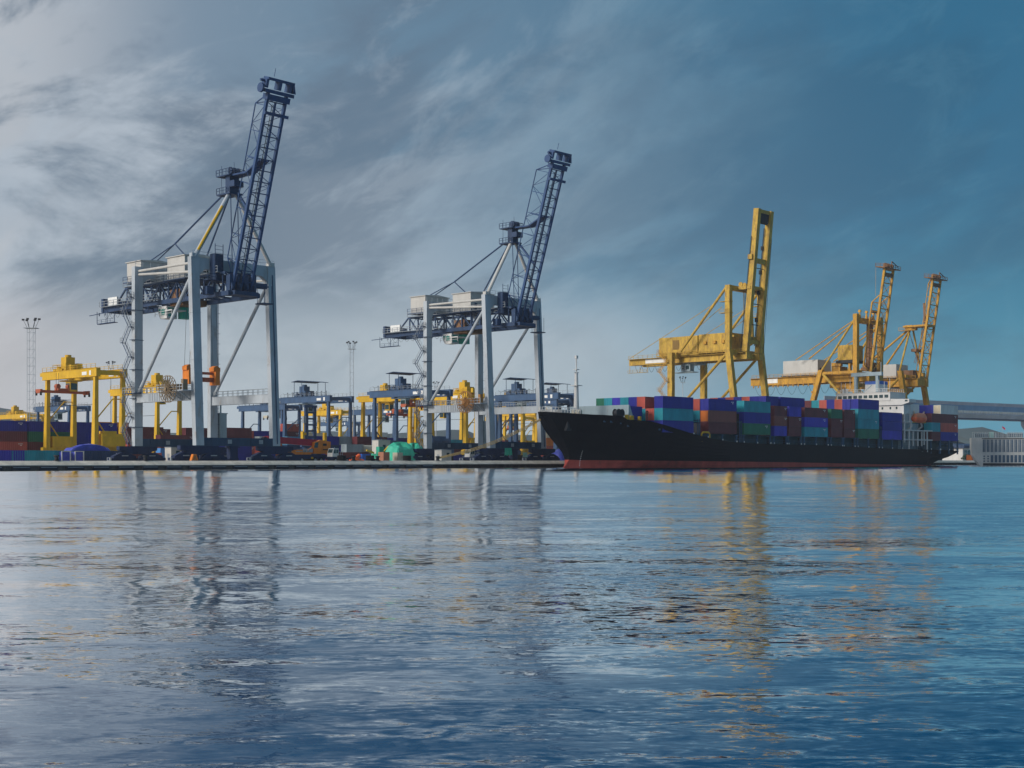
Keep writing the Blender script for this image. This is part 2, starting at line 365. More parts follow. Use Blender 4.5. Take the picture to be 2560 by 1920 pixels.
# ------------------------------------------------------------------ containers
CMESH = {}
def cont_mesh(kind, L):
    key = (kind, L)
    if key in CMESH: return CMESH[key]
    Wd, H = 2.44, 2.59; g = MB()
    if kind == 'plain': g.box(0, L, 0, Wd, 0, H)
    elif kind == 'body':
        n = int(L/0.5); x0, x1 = 0.12, L-0.12; p = (x1-x0)/n
        for y, dy in ((0.03, 0.05), (Wd-0.03, -0.05)):
            prof = []
            for i in range(n):
                a = x0+i*p; prof += [(a, y), (a+p*0.3, y), (a+p*0.45, y+dy), (a+p*0.85, y+dy)]
            prof.append((x1, y)); k = len(prof)
            vs = [(a, b, 0.12) for a, b in prof]+[(a, b, H-0.10) for a, b in prof]
            fs = [(i, i+1, k+i+1, k+i) for i in range(k-1)]
            if dy < 0: fs = [f[::-1] for f in fs]
            g.add(vs, fs)
        g.add([(0.05, 0.05, H-0.03), (L-0.05, 0.05, H-0.03), (L-0.05, Wd-0.05, H-0.03), (0.05, Wd-0.05, H-0.03)], [(0, 1, 2, 3)])
        g.add([(0.05, 0.05, 0.08), (L-0.05, 0.05, 0.08), (L-0.05, Wd-0.05, 0.08), (0.05, Wd-0.05, 0.08)], [(3, 2, 1, 0)])
        g.box(L-0.10, L-0.04, 0.08, Wd-0.08, 0.1, H-0.08)
    elif kind == 'frame':
        for x in (0, L-0.14):
            for y in (0, Wd-0.14): g.box(x, x+0.14, y, y+0.14, 0, H)
            for z in (0.0, H-0.12): g.box(x+0.02, x+0.12, 0.14, Wd-0.14, z, z+0.12)
        for y in (0, Wd-0.08):
            for z in (0.0, H-0.10): g.box(0.14, L-0.14, y, y+0.08, z, z+0.10)
    elif kind == 'door':
        g.box(0.04, 0.09, 0.14, Wd/2-0.02, 0.12, H-0.12); g.box(0.04, 0.09, Wd/2+0.02, Wd-0.14, 0.12, H-0.12)
        for y in (0.45, 0.95, 1.49, 1.99): g.beam((0.01, y, 0.14), (0.01, y, H-0.14), 0.045)
        for z in (0.7, 1.3, 1.9): g.box(0.02, 0.045, 0.2, Wd-0.2, z, z+0.05)
    elif kind == 'end':
        k = 9; p = (Wd-0.28)/k; prof = []
        for i in range(k):
            a = 0.14+i*p; prof += [(0.03, a), (0.03, a+p*0.35), (0.08, a+p*0.5), (0.08, a+p*0.85)]
        prof.append((0.03, Wd-0.14)); m = len(prof)
        g.add([(a, b, 0.12) for a, b in prof]+[(a, b, H-0.12) for a, b in prof], [(i+1, i, m+i, m+i+1) for i in range(m-1)])
    elif kind == 'marks':
        r = random.Random(L*7)
        for i in range(4): g.box(L*0.80+i*0.32, L*0.80+i*0.32+0.2, -0.012, -0.004, H-0.62, H-0.45)
        g.box(L*0.84, L*0.84+0.5, -0.012, -0.004, H-0.95, H-0.82)
    me = bpy.data.meshes.new('container_'+kind); me.from_pydata(g.v, [], g.f); me.update(); me.materials.append(M_DARK)
    CMESH[key] = me; return me
def obj_from(me, name, mat, parent=None):
    o = bpy.data.objects.new(name, me); scn.collection.objects.link(o)
    o.material_slots[0].link = 'OBJECT'; o.material_slots[0].material = mat
    if parent: o.parent = parent
    return o
def container(t, v, z, L, col, label, group, detail=True, end='end', endcol=None, marks=False):
    """v = waterside (near) face of the box; t = its left-hand end"""
    mat = cmat(col); jt = random.uniform(-0.06, 0.06); jv = random.uniform(-0.05, 0.05)
    zs = (1.0 if 150 < t < 196 else 1.02 if 211 < t < 230 else 1.082) if v < -6 else 1.0
    if not detail:
        o = obj_from(cont_mesh('plain', L), 'shipping_container', mat)
        o.location = W(t+jt, v+jv, z); o.rotation_euler = (0, 0, QA); return tag(o, label, 'container', group)
    r = thing('shipping_container', label, 'container', W(t+jt, v+jv, z), QA, group)
    r.scale = (1, 1, zs); obj_from(cont_mesh('body', L), 'body', mat, r); obj_from(cont_mesh('frame', L), 'frame', mat, r)
    obj_from(cont_mesh(end, L), 'door' if end == 'door' else 'end_wall', cmat(endcol or col), r)
    if marks: obj_from(cont_mesh('marks', L), 'marking', M_SIGN, r)
    return r

# ------------------------------------------------------------------ blue-grey ship-to-shore crane
def zigzag_stairs(g, gr, x, y0, y1, z0, z1, n):
    """flights folding up a leg; g steel, gr rails"""
    dz = (z1-z0)/n
    for i in range(n):
        a, b = ((y0, y1) if i % 2 == 0 else (y1, y0)); za, zb = z0+i*dz, z0+(i+1)*dz
        for dx in (0, 0.7):
            g.beam((x+dx, a, za), (x+dx, b, zb), 0.06, 0.15)
            gr.beam((x+dx, a, za+1.0), (x+dx, b, zb+1.0), 0.05)
            for k in range(4):
                f = (k+0.5)/4; yy = a+(b-a)*f; zz = za+dz*f; gr.beam((x+dx, yy, zz), (x+dx, yy, zz+1.0), 0.05)
        e = b+(0.6 if b > (y0+y1)/2 else -0.6)
        g.box(x-0.1, x+0.8, min(b, e), max(b, e), zb-0.06, zb+0.04)
        gr.rail([(x-0.1, b, zb), (x-0.1, e, zb), (x+0.8, e, zb)], 1.0, 0.03, 1.0)
def bogie(parent, x, y, name='bogie'):
    """equalising beams over four two-wheel trucks, centred on (x, y)"""
    g = MB()
    g.prism([(x-4.3, 4.55), (x+4.3, 4.55), (x+4.3, 3.75), (x+1.2, 2.95), (x-1.2, 2.95), (x-4.3, 3.75)], 'y', y-0.55, y+0.55)
    for s in (-1, 1):
        c = x+s*3.1
        g.prism([(c-2.5, 2.55), (c-0.6, 3.35), (c+0.6, 3.35), (c+2.5, 2.55), (c+2.5, 2.1), (c-2.5, 2.1)], 'y', y-0.62, y+0.62)
        for k in (-1, 1):
            d = c+k*1.55
            g.prism([(d-1.35, 2.15), (d+1.35, 2.15), (d+1.35, 1.60), (d+0.9, 1.48), (d-0.9, 1.48), (d-1.35, 1.60)], 'y', y-0.5, y+0.5)
            g.tube((d, y-0.66, 2.3), (d, y+0.66, 2.3), 0.22, 8)
        g.tube((c, y-0.70, 3.1), (c, y+0.70, 3.1), 0.26, 10)
    g.tube((x, y-0.66, 3.4), (x, y+0.66, 3.4), 0.36, 10)
    for s in (-1, 1): g.beam((x+s*5.9, y, 2.0), (x+s*6.5, y, 2.0), 0.5)      # buffers
    b = g.build(name, M_BOGIE, parent, (0, 0, -DECK))
    h = MB()
    for d in (-4.65, -1.55, 1.55, 4.65):
        for k in (-0.62, 0.62): h.tube((x+d+k, y-0.13, 1.66), (x+d+k, y+0.13, 1.66), 0.38, 14)
    h.build('wheel_set', M_DARK, b, (0, 0, -DECK))
    for s in (-1, 1):
        k = MB(); k.box(x+s*3.1-0.7, x+s*3.1+0.7, y-0.72, y-0.66, 2.55, 2.75); k.build('warning_plate', M_RAIL, b, (0, 0, -DECK))
    k = MB(); k.box(x-6.4, x-6.1, y-0.6, y+0.6, 1.5, 2.3); k.build('rail_guard', M_RAIL, b, (0, 0, -DECK))

def blue_crane(t0, label, striped, reel_mat):
    ZO = (0, 0, -DECK); S, G = 18.0, 21.4
    r = thing('quay_crane', label, 'crane', W(t0, 0, DECK), QA, 'blue-grey quay cranes with raised booms')
    def part(g, n, m, p=None): return g.build(n, m, p or r, ZO)
    # legs -------------------------------------------------------------
    for x0 in (0, S):
        for land in (0, 1):
            g = MB(); yb, yt = ((G-0.1, G-0.1) if land else (-0.35, 1.4)); x1 = x0+1.8; d = 1.2
            g.hexa([(x0, yb, 4.4), (x1, yb, 4.4), (x1, yb+d, 4.4), (x0, yb+d, 4.4)], [(x0, yt, 40.8), (x1, yt, 40.8), (x1, yt+d, 40.8), (x0, yt+d, 40.8)])
            for z in (12.6, 21.0, 30.0):                                   # flanged joints
                y = yb+(yt-yb)*(z-4.4)/36.4; g.box(x0-0.06, x1+0.06, y-0.06, y+d+0.06, z, z+0.12)
            lg = part(g, 'leg', M_LEG)
            if land and x0:
                h = MB(); lx = x1+0.05 if land or x0 else x0-0.5
                for k in (0, 0.45): h.beam((lx+k, yb+0.5, 5), (lx+k, yt+0.5, 40), 0.07)
                for i in range(50):
                    f = i/49; z = 5+35*f; y = yb+(yt-yb)*f+0.5; h.beam((lx, y, z), (lx+0.45, y, z), 0.05)
                    if i % 3 == 0: h.ring((lx+0.22, y-0.35, z), 0.4, 0.025, 'z', 10, 3)
                h.build('ladder', M_NAVY, lg, ZO)
            if not land and x0:                                            # conduit up the water face
                c = MB(); c.beam((x0+1.0, yb-0.1, 5), (x0+1.0, yt-0.1, 39), 0.18, 0.12); c.build('cable_conduit', M_NAVY, lg, ZO)
    for x0 in (0.3, S+0.3):
        g = MB(); g.box(x0, x0+1.2, 0.9, G-0.1, 13.4, 15.0)
        g.box(x0-0.08, x0+1.28, 0.9, G-0.1, 13.32, 13.4); g.box(x0-0.08, x0+1.28, 0.9, G-0.1, 15.0, 15.08)
        pb = part(g, 'portal_beam', M_LEG)
        h = MB()
        if x0 < 1:
            for i in range(24): h.box(x0-0.075, x0-0.004, 2.2+i*0.62, 2.28+i*0.62, 13.42, 14.98)
        h.rail([(x0+0.1, 1.5, 15.08), (x0+0.1, G-0.6, 15.08)]); h.rail([(x0+1.1, 1.5, 15.08), (x0+1.1, G-0.6, 15.08)])
        h.build('stiffeners_and_rail', M_RAIL, pb, ZO)
    for y in (-0.25, G-0.05):
        g = MB(); g.box(1.8, S, y, y+1.15, 4.5, 6.1)
        for x in (-0.2, S-0.4): g.box(x, x+2.4, y-0.10, y+1.25, 4.4, 4.6)
        for i in range(5): g.box(3.6+i*3, 3.7+i*3, y-0.09, y-0.005, 4.5, 6.1)
        sb = part(g, 'sill_beam', M_SILL)
        h = MB()
        for x in (7.2, 14.6): h.box(x, x+0.9, y-0.14, y-0.02, 4.95, 5.75)
        h.build('access_plate', M_RAIL, sb, ZO)
        for x in (0.9, S+0.9): bogie(r, x, y+0.6)
    # drive cabinet hanging under the waterside sill
    g = MB(); g.box(7.9, 9.7, -0.1, 1.1, 1.9, 4.5); g.box(7.6, 10.0, -0.3, 1.3, 4.2, 4.45); part(g, 'drive_cabinet', M_BOGIE)
    g = MB(); g.box(20.3, 22.0, G-0.2, G+1.8, 5.0, 11.6); g.box(20.1, 22.2, G-0.3, G+1.9, 11.61, 11.8); g.beam((21.1, G+0.8, 11.8), (21.1, G+0.8, 15.0), 0.3); part(g, 'lift_cabin', M_SHIPGREY)
    # top frame --------------------------------------------------------
    for y in (1.45, G-0.05):
        prof = [(1.8, 38.4), (1.8, 36.6), (2.2, 37.8), (3.2, 38.6), (S-1.4, 38.6), (S-0.4, 37.8), (S, 36.6), (S, 38.4), (S, 40.75), (1.8, 40.75)]
        g = MB(); g.prism(prof[1:7]+[prof[8], prof[9]], 'y', y, y+1.1)
        g.rail([(0.2, y+0.1, 40.8), (S+1.6, y+0.1, 40.8)], 1.1, 0.03); part(g, 'cross_beam', M_LEG)
    for x in (0.9, S+0.9):
        g = MB(); g.tube((x, G, 39.9), (x, 2.4, 39.7), 0.26); g.tube((x, G, 39.2), (x, 2.4, 38.0), 0.26); part(g, 'tie_tube', M_HOUSE)
        g = MB(); g.tube((x, 2.0, 38.0), (x, G-0.3, 15.6), 0.36, 12); part(g, 'diagonal_brace', M_LEG)
    # girder with back-reach -------------------------------------------
    XL, XR = 5.6, 12.4
    g = MB()
    for x in (XL, XR):
        g.beam((x, -3.2, 33.9), (x, 43.0, 33.9), 0.65, 0.9); g.beam((x, -2, 37.9), (x, 34, 37.9), 0.45, 0.5)
        g.truss((x, -1, 34.3), (x, 33.5, 34.3), (x, -1, 37.7), (x, 33.5, 37.7), 11, 0.26)
        if x == XL: g.truss((x, 10, 34.3), (x, 33.5, 34.3), (x, 10, 37.7), (x, 33.5, 37.7), 10, 0.09, verts=False, cross=True)
        g.beam((x, 34, 37.9), (x, 37, 35.4), 0.3); g.beam((x, 37, 35.4), (x, 42.8, 35.4), 0.25)
        g.truss((x, 34, 34.3), (x, 42.8, 34.3), (x, 35, 35.4), (x, 42.8, 35.4), 6, 0.14)
    for i in range(12): g.beam((XL, -2+i*4, 34.2), (XR, -2+i*4, 34.2), 0.3)
    for i in range(9): g.beam((XL, -2+i*4.4, 37.9), (XR, -2+i*4.4, 37.9), 0.28)
    g.truss((XL, -2, 34.25), (XL, 42.8, 34.25), (XR, -2, 34.25), (XR, 42.8, 34.25), 12, 0.2, verts=False)
    g.box(XL-0.5, XR+0.5, 42.3, 43.1, 33.5, 36.4)
    gd = part(g, 'girder', M_NAVY)
    h = MB()
    for x in (XL-1.3, XR+0.5):
        h.box(x, x+0.8, -1, 33, 37.95, 38.05); h.rail([(x, -1, 38.05), (x, 33, 38.05)], 1.1, 0.045)
        h.box(x, x+0.8, 20, 42.4, 34.45, 34.55); h.rail([(x, 20, 34.55), (x, 42.4, 34.55)], 1.1, 0.045)
    h.build('walkway', M_RAIL, gd, ZO)
    h = MB(); h.box(XL-0.6, XL-0.2, 36.6, 40.2, 34.7, 36.4); h.build('white_panel', M_SIGN, gd, ZO)
    h = MB()                                                              # service cradle under the tail
    for y in (36.5, 39.5, 43.6): h.beam((XL-1.2, y, 33.6), (XL-1.2, y, 31.0), 0.10)
    h.beam((XL-1.2, 33, 33.4), (XL-1.2, 46.8, 33.0), 0.14); h.beam((XL-1.2, 36.5, 31.0), (XL-1.2, 43.6, 31.0), 0.14)
    h.rail([(XL-1.2, 36.5, 31.0), (XL-1.2, 43.6, 31.0)], 0.8, 0.03); h.box(XL-1.2, XL-0.4, 36.5, 43.6, 30.9, 31.0)
    for i in range(9): h.tube((XL-0.9, 24+i*2.4, 33.4), (XL-0.9, 24+i*2.4, 32.7), 0.10, 6)
    h.build('maintenance_cradle', M_NAVY, gd, ZO)
    h = MB()                                                              # festoon of supply cables
    for i in range(11):
        y0 = 17+i*2.2; pts = [(XL-0.9, y0+2.3*k/6, 33.0-1.1*math.sin(math.pi*k/6)) for k in range(7)]; h.path(pts, 0.035, 4)
    h.build('festoon_cable', M_CABLE, gd, ZO)
    # machinery houses
    for (ya, yb, za, zb) in ((27.0, 32.4, 38.9, 43.0), (11.0, 17.2, 38.0, 42.5)):
        g = MB(); g.box(4.9, 13.0, ya, yb, za, zb); mh = part(g, 'machinery_house', M_HOUSE)
        h = MB(); h.prism([(4.6, zb), (13.3, zb), (13.3, zb+0.15), (9.0, zb+0.5), (4.6, zb+0.15)], 'y', ya-0.3, yb+0.3); h.build('roof', M_HOUSE, mh, ZO)
        h = MB(); h.box(6.2, 7.1, ya-0.06, ya-0.01, za+0.1, za+2.1); h.build('door', M_NAVY, mh, ZO)
        h = MB(); h.box(9.2, 10.4, ya-0.05, ya-0.01, za+1.6, za+2.4); h.build('vent', M_DARK, mh, ZO)
        h = MB(); h.box(4.3, 13.6, ya-0.9, yb+0.6, za-0.22, za-0.02); h.rail([(4.3, yb+0.6, za), (4.3, ya-0.9, za), (13.6, ya-0.9, za)], 1.1, 0.04); h.build('platform', M_NAVY, mh, ZO)
    # lift shaft and electrics by the waterside cross beam
    g = MB(); g.box(4.2, 6.2, -0.2, 1.35, 36.5, 41.6); g.box(2.6, 4.1, -0.1, 1.35, 33.6, 35.2)
    for x in (4.3, 6.1): g.beam((x, -0.3, 33.8), (x, -0.3, 43.5), 0.1)
    for i in range(14): g.beam((4.3, -0.3, 34+i*0.7), (6.1, -0.3, 34+i*0.7), 0.06)
    g.rail([(2.4, -0.6, 36.5), (13.5, -0.6, 36.5)], 1.1, 0.04); g.box(2.4, 13.5, -0.7, 1.3, 36.35, 36.48)
    for i in range(6): g.box(6.6+i*1.1, 7.3+i*1.1, 0.0, 1.2, 36.5, 37.6+(i % 3)*0.5)
    part(g, 'switch_gear', M_NAVY)
    # trolley and cab
    g = MB(); g.box(XL+0.6, XR-0.6, 13.6, 18.2, 33.0, 34.2); g.box(XL+0.2, XL+2.4, 14, 17.6, 34.4, 36.2); g.box(XL+3, XR-0.8, 14.6, 17, 34.3, 35.4)
    for i in range(4): g.tube((XL+1+i*1.5, 14.2, 34.6), (XL+1+i*1.5, 16.8, 34.6), 0.5, 10)
    part(g, 'trolley', M_RUST)
    g = MB(); g.prism([(17.9, 33.0), (21.0, 33.0), (21.0, 31.6), (20.3, 30.5), (17.9, 30.5)], 'x', 5.2, 7.6)
    g.box(4.7, 8.1, 15.3, 17.9, 31.9, 32.1); g.rail([(4.7, 15.3, 30.9), (4.7, 21.4, 30.9)], 1.0, 0.04)
    cb = part(g, 'operator_cab', M_WHITE)
    h = MB(); h.box(5.12, 5.19, 18.6, 19.8, 31.3, 32.4); h.box(5.12, 5.19, 20.1, 20.8, 31.8, 32.5); h.box(5.5, 7.3, 17.82, 17.89, 30.9, 32.7); h.build('window', M_TEALGL, cb, ZO)
    g = MB(); g.box(8.3, 10.4, 16.8, 18.6, 30.6, 32.9); part(g, 'electrical_box', paint('jade_paint', (0.03, 0.36, 0.27), 0.5))
    # boom, raised ----------------------------------------------------
    H0 = Vector((9, -2.4, 35.4)); H1 = Vector((9, -13.6, 70.6)); ax = (H1-H0).normalized(); bk = Vector((0, ax.z, -ax.y))   # landward normal
    def B(x, s, d): return tuple(Vector((x, 0, 0))+Vector((0, H0.y, H0.z))+ax*s+bk*d)
    Lb = (H1-H0).length
    g = MB()
    for x in (6.9, 11.1): g.beam(B(x, -0.6, 0), B(x, Lb, 0), 0.50, 0.60, up=bk)
    g.beam(B(9, 0, 0.1), B(9, Lb-1.5, 0.1), 0.42, 0.22, up=bk)
    n = 16
    for i in range(n+1): s = 1+(Lb-2.5)*i/n; g.beam(B(6.9, s, 0), B(11.1, s, 0), 0.17)
    g.truss(B(6.9, 1, 0.1), B(6.9, Lb-1.5, 0.1), B(11.1, 1, 0.1), B(11.1, Lb-1.5, 0.1), n, 0.10, verts=False)
    bm = part(g, 'boom', M_BOOM)
    h = MB(); rs, re_ = 4.5, Lb-2.4
    h.beam(B(9, rs, 6.4), B(9, re_, 6.4), 0.17); h.beam(B(9, re_, 6.4), B(6.9, Lb-0.4, 0.3), 0.18); h.beam(B(9, re_, 6.4), B(11.1, Lb-0.4, 0.3), 0.18)
    h.beam(B(9, rs, 6.4), B(6.9, 1, 0.3), 0.2); h.beam(B(9, rs, 6.4), B(11.1, 1, 0.3), 0.2)
    for x in (6.9, 11.1): h.truss(B(x, rs, 0.3), B(x, re_, 0.3), B(9, rs, 6.4), B(9, re_, 6.4), 8, 0.09, verts=False)
    for i in range(7): s = rs+(re_-rs)*i/6; h.beam(B(9, s, 6.4), B(6.9, s, 0.3), 0.12); h.beam(B(9, s, 6.4), B(11.1, s, 0.3), 0.10)
    h.build('ridge_lacing', M_BOOM, bm, ZO)
    h = MB()                                                              # ladder and cables up the boom
    h.beam(B(8.0, 0, -0.4), B(8.0, Lb-2, -0.4), 0.09); h.beam(B(8.35, 0, -0.4), B(8.35, Lb-2, -0.4), 0.07)
    for i in range(36): s = i*Lb/37; h.beam(B(8.0, s, -0.4), B(8.35, s, -0.4), 0.05)
    for k in (-0.9, 0.9): h.beam(B(9+k, 0, 1.1), B(9+k, Lb-1, 1.1), 0.06)
    h.build('boom_ladder', M_DARK, bm, ZO)
    h = MB()                                                              # tip box: frame standing across the end of the boom
    def tb(x0, x1, s0, s1, d0, d1):
        h.hexa([B(x0, s0, d0), B(x1, s0, d0), B(x1, s0, d1), B(x0, s0, d1)], [B(x0, s1, d0), B(x1, s1, d0), B(x1, s1, d1), B(x0, s1, d1)])
    tb(5.7, 12.4, Lb, Lb+0.65, -0.7, 0.7); tb(5.9, 12.0, Lb+2.3, Lb+2.8, -0.8, 0.8)
    for x in (5.6, 8.6, 11.0): tb(x, x+0.55, Lb+0.8, Lb+2.4, -0.8, 0.8)
    h.hexa([B(12.1, Lb+0.8, -0.8), B(12.6, Lb+0.8, -0.8), B(12.6, Lb+0.8, 0.8), B(12.1, Lb+0.8, 0.8)], [B(11.5, Lb+2.4, -0.8), B(12.0, Lb+2.4, -0.8), B(12.0, Lb+2.4, 0.8), B(11.5, Lb+2.4, 0.8)])
    tb(6.4, 11.6, Lb-1.3, Lb-0.2, -0.8, 0.8); tb(6.3, 11.7, Lb-4.0, Lb-3.4, -1.1, -0.4)
    h.tube(B(4.9, Lb+0.6, 0), B(5.3, Lb+0.6, 0), 0.9, 12); h.tube(B(4.7, Lb+2.0, 0), B(5.9, Lb+2.0, 0), 0.25, 6)
    h.beam(B(7.6, Lb+3.1, 0), B(7.6, Lb+4.6, 0), 0.08)
    h.build('tip_frame', M_BOOM, bm, ZO)
    h = MB(); h.box(6.2, 11.8, -4.0, -1.6, 33.6, 34.4)
    for x in (6.4, 8.2, 9.8, 11.6): h.tube((x-0.25, -2.4, 35.2), (x+0.25, -2.4, 35.2), 0.9, 12); h.box(x-0.5, x+0.5, -2.8, -1.6, 34.2, 37.6)
    h.box(12.6, 15.4, -1.9, -0.9, 35.6, 36.6)
    for x in (13.4, 15.2):
        for y in (-3.6, -1.4): h.beam((x, y, 36), (x, y, 32.6), 0.07)
    h.box(13.0, 15.6, -3.8, -1.2, 32.4, 32.6); h.beam((12.4, -2, 36), (15.6, -2, 36), 0.25)
    h.build('hinge', M_NAVY, bm, ZO)
    # mast: A-frame struts carrying the apex ----------------------------
    g = MB(); g.box(7.9, 10.1, 0.1, 1.5, 54.0, 57.6); g.box(7.2, 10.8, -0.8, 3.6, 57.2, 57.4); g.box(7.4, 10.6, -0.6, 3.8, 53.6, 53.9)
    g.rail([(7.2, 3.6, 57.4), (7.2, -0.8, 57.4), (10.8, -0.8, 57.4), (10.8, 3.6, 57.4)], 1.1, 0.05, 1.2); g.rail([(7.4, 3.8, 53.9), (7.4, -0.6, 53.9)], 1.1, 0.05, 1.2)
    for x in (8.1, 9.0, 9.9): g.tube((x-0.12, 0.2, 58.2), (x+0.12, 0.2, 58.2), 0.75, 12)
    g.beam((8.4, 3.5, 54), (8.4, 3.5, 59.6), 0.06); g.beam((9.6, 1, 57.4), (9.6, 1, 60.2), 0.06); g.box(7.9, 10.1, -1.4, 0.1, 55, 56.2)
    ms = part(g, 'mast_head', M_NAVY)
    for x0, xs in ((0.9, 8.3), (S+0.9, 9.7)):
        h = MB(); h.tube((x0, 1.6, 40.8), (xs, 0.6, 54), 0.42, 10); h.box(x0-0.7, x0+0.7, 1.3, 2.3, 40.7, 41.5); h.build('strut', M_HOUSE if not striped or x0 > 9 else M_LEG, ms, ZO)
    if striped:
        h = MB(); a = Vector((0.9, 1.6, 40.8)); b_ = Vector((8.3, 0.6, 54)); h.tube(a.lerp(b_, 0.10)+Vector((-0.2, -0.30, 0)), a.lerp(b_, 0.78)+Vector((-0.2, -0.30, 0)), 0.26, 8); h.build('yellow_stripe', M_RTG, ms, ZO)
    h = MB(); j = (9, 20.8, 46.3)
    h.tube((8.6, 3.2, 54), j, 0.19, 6); h.tube(j, (8.4, 30.4, 43.2), 0.12, 6); h.tube(j, (9.6, 29.6, 43.2), 0.12, 6); h.tube(j, (9, 16.4, 43.0), 0.14, 6)
    h.tube((9.8, 2.8, 54), (11.6, 13.6, 42.8), 0.2, 6)
    h.build('backstay', M_NAVY, ms, ZO)
    h = MB()
    for x in (8.2, 9.8): h.tube((x, 0.2, 54), (x, -0.4, 38.6), 0.09, 5)
    for x in (8.5, 9.5): h.beam((x, -0.6, 57.2), B(x, 21.5, 4.0), 0.3, 1.3, up=(1, 0, 0)); h.beam(B(x, 21.5, 4.0), B(x, 24.5, 0.4), 0.3, 1.2, up=(1, 0, 0))
    h.beam(B(8.2, 24.5, 4.2), B(8.2, 24.5, 0), 0.3); h.beam(B(9.8, 24.5, 4.2), B(9.8, 24.5, 0), 0.3); h.beam((9.4, -0.6, 53.8), B(9.4, 13, 0.5), 0.4)
    h.build('boom_stay_link', M_BOOM, ms, ZO)
    # stairs on the landside leg and access platforms
    g = MB(); gr = MB()
    zigzag_stairs(g, gr, -0.9, 22.2, 24.6, 4.4, 34.6, 10)
    for z in (8.4, 14.2, 20, 26, 32): g.box(-0.6, 2.0, 21.2, 22.4, z-0.06, z+0.04)
    g.box(-1.4, 2.4, 19.4, 23.6, 15.1, 15.22); gr.rail([(2.4, 19.4, 15.2), (-1.4, 19.4, 15.2), (-1.4, 23.6, 15.2)], 1.1, 0.05, 0.9)
    st = part(g, 'stairway', M_NAVY); gr.build('handrail', M_RAIL, st, ZO)
    # cable reel on its bracketed platform
    g = MB(); g.box(-2.4, 0.2, 0.6, 9.6, 15.0, 15.18); g.rail([(0.0, 9.6, 15.2), (-2.4, 9.6, 15.2), (-2.4, 0.6, 15.2)], 1.1, 0.05, 1.0)
    for y in (2.2, 5, 7.8): g.beam((-2.3, y, 15.0), (0.3, y, 13.4), 0.2)
    pf = part(g, 'reel_platform', M_LEG)
    g = MB(); c = (-2.7, 5.2, 15.4)
    for dx in (-0.28, 0.28):
        g.ring((c[0]+dx, c[1], c[2]), 2.55, 0.07, 'x', 32, 5)
        for i in range(18): t = 2*math.pi*i/18; g.beam((c[0]+dx, c[1], c[2]), (c[0]+dx, c[1]+2.5*math.cos(t), c[2]+2.5*math.sin(t)), 0.10)
    g.ring(c, 0.9, 0.16, 'x', 24, 6); g.tube((c[0]-0.6, c[1], c[2]), (c[0]+1.6, c[1], c[2]), 0.35, 10)
    g.box(-2.2, -0.6, 2.4, 4.4, 15.2, 16.3); g.box(-2.0, -1.0, 1.0, 1.7, 15.2, 17.2)
    part(g, 'cable_reel', reel_mat)
    return r
M_REEL = paint('reel_rusty_spokes', (0.24, 0.17, 0.10), 0.7, 0.4, 0.8, 0.3)
M_REELO = paint('reel_orange', (0.42, 0.19, 0.05), 0.6, 0.4, 0.8, 0.3)
blue_crane(0, 'large blue-grey quay crane with yellow-striped mast strut, nearest and leftmost', True, M_REEL)
blue_crane(80.6, 'blue-grey quay crane standing just left of the black ship bow', False, M_REELO)

# ------------------------------------------------------------------ yellow ship-to-shore cranes
def tower_legs(r, part, mat, S, G, lean_b, ztop, splay_a=0.0, zk=33):
    """four legs; waterside pair leans outboard by lean_b per metre, landside pair splays by splay_a"""
    for x0 in (0, S):
        for land in (0, 1):
            g = MB(); zb = 4.4; d = 1.7
            if land: yt = G-1.2-splay_a*(zk-zb); yb = G-1.2
            else: yt = 0.3; yb = yt-lean_b*(ztop-zb)
            g.hexa([(x0, yb, zb), (x0+1.5, yb, zb), (x0+1.5, yb+d, zb), (x0, yb+d, zb)], [(x0, yt, ztop), (x0+1.5, yt, ztop), (x0+1.5, yt+d, ztop), (x0, yt+d, ztop)])
            part(g, 'leg', mat)
        g = MB(); g.box(x0+0.2, x0+1.3, -1.5, G, 13.0, 14.8); part(g, 'portal_beam', mat)
    for y in (-2.9, G-1.2):
        g = MB(); g.box(0, S+1.5, y, y+1.6, 4.4, 6.0); part(g, 'sill_beam', mat)
        for x in (0.75, S+0.75): bogie(r, x, y+0.8)
def loops(y0, y1, n, x, z, sag):
    h = MB(); p = (y1-y0)/n
    for i in range(n): h.path([(x, y0+p*(i+k/8), z-sag*math.sin(math.pi*k/8)) for k in range(9)], 0.05, 4)
    h.beam((x, y0, z+0.05), (x, y1, z+0.05), 0.12); return h

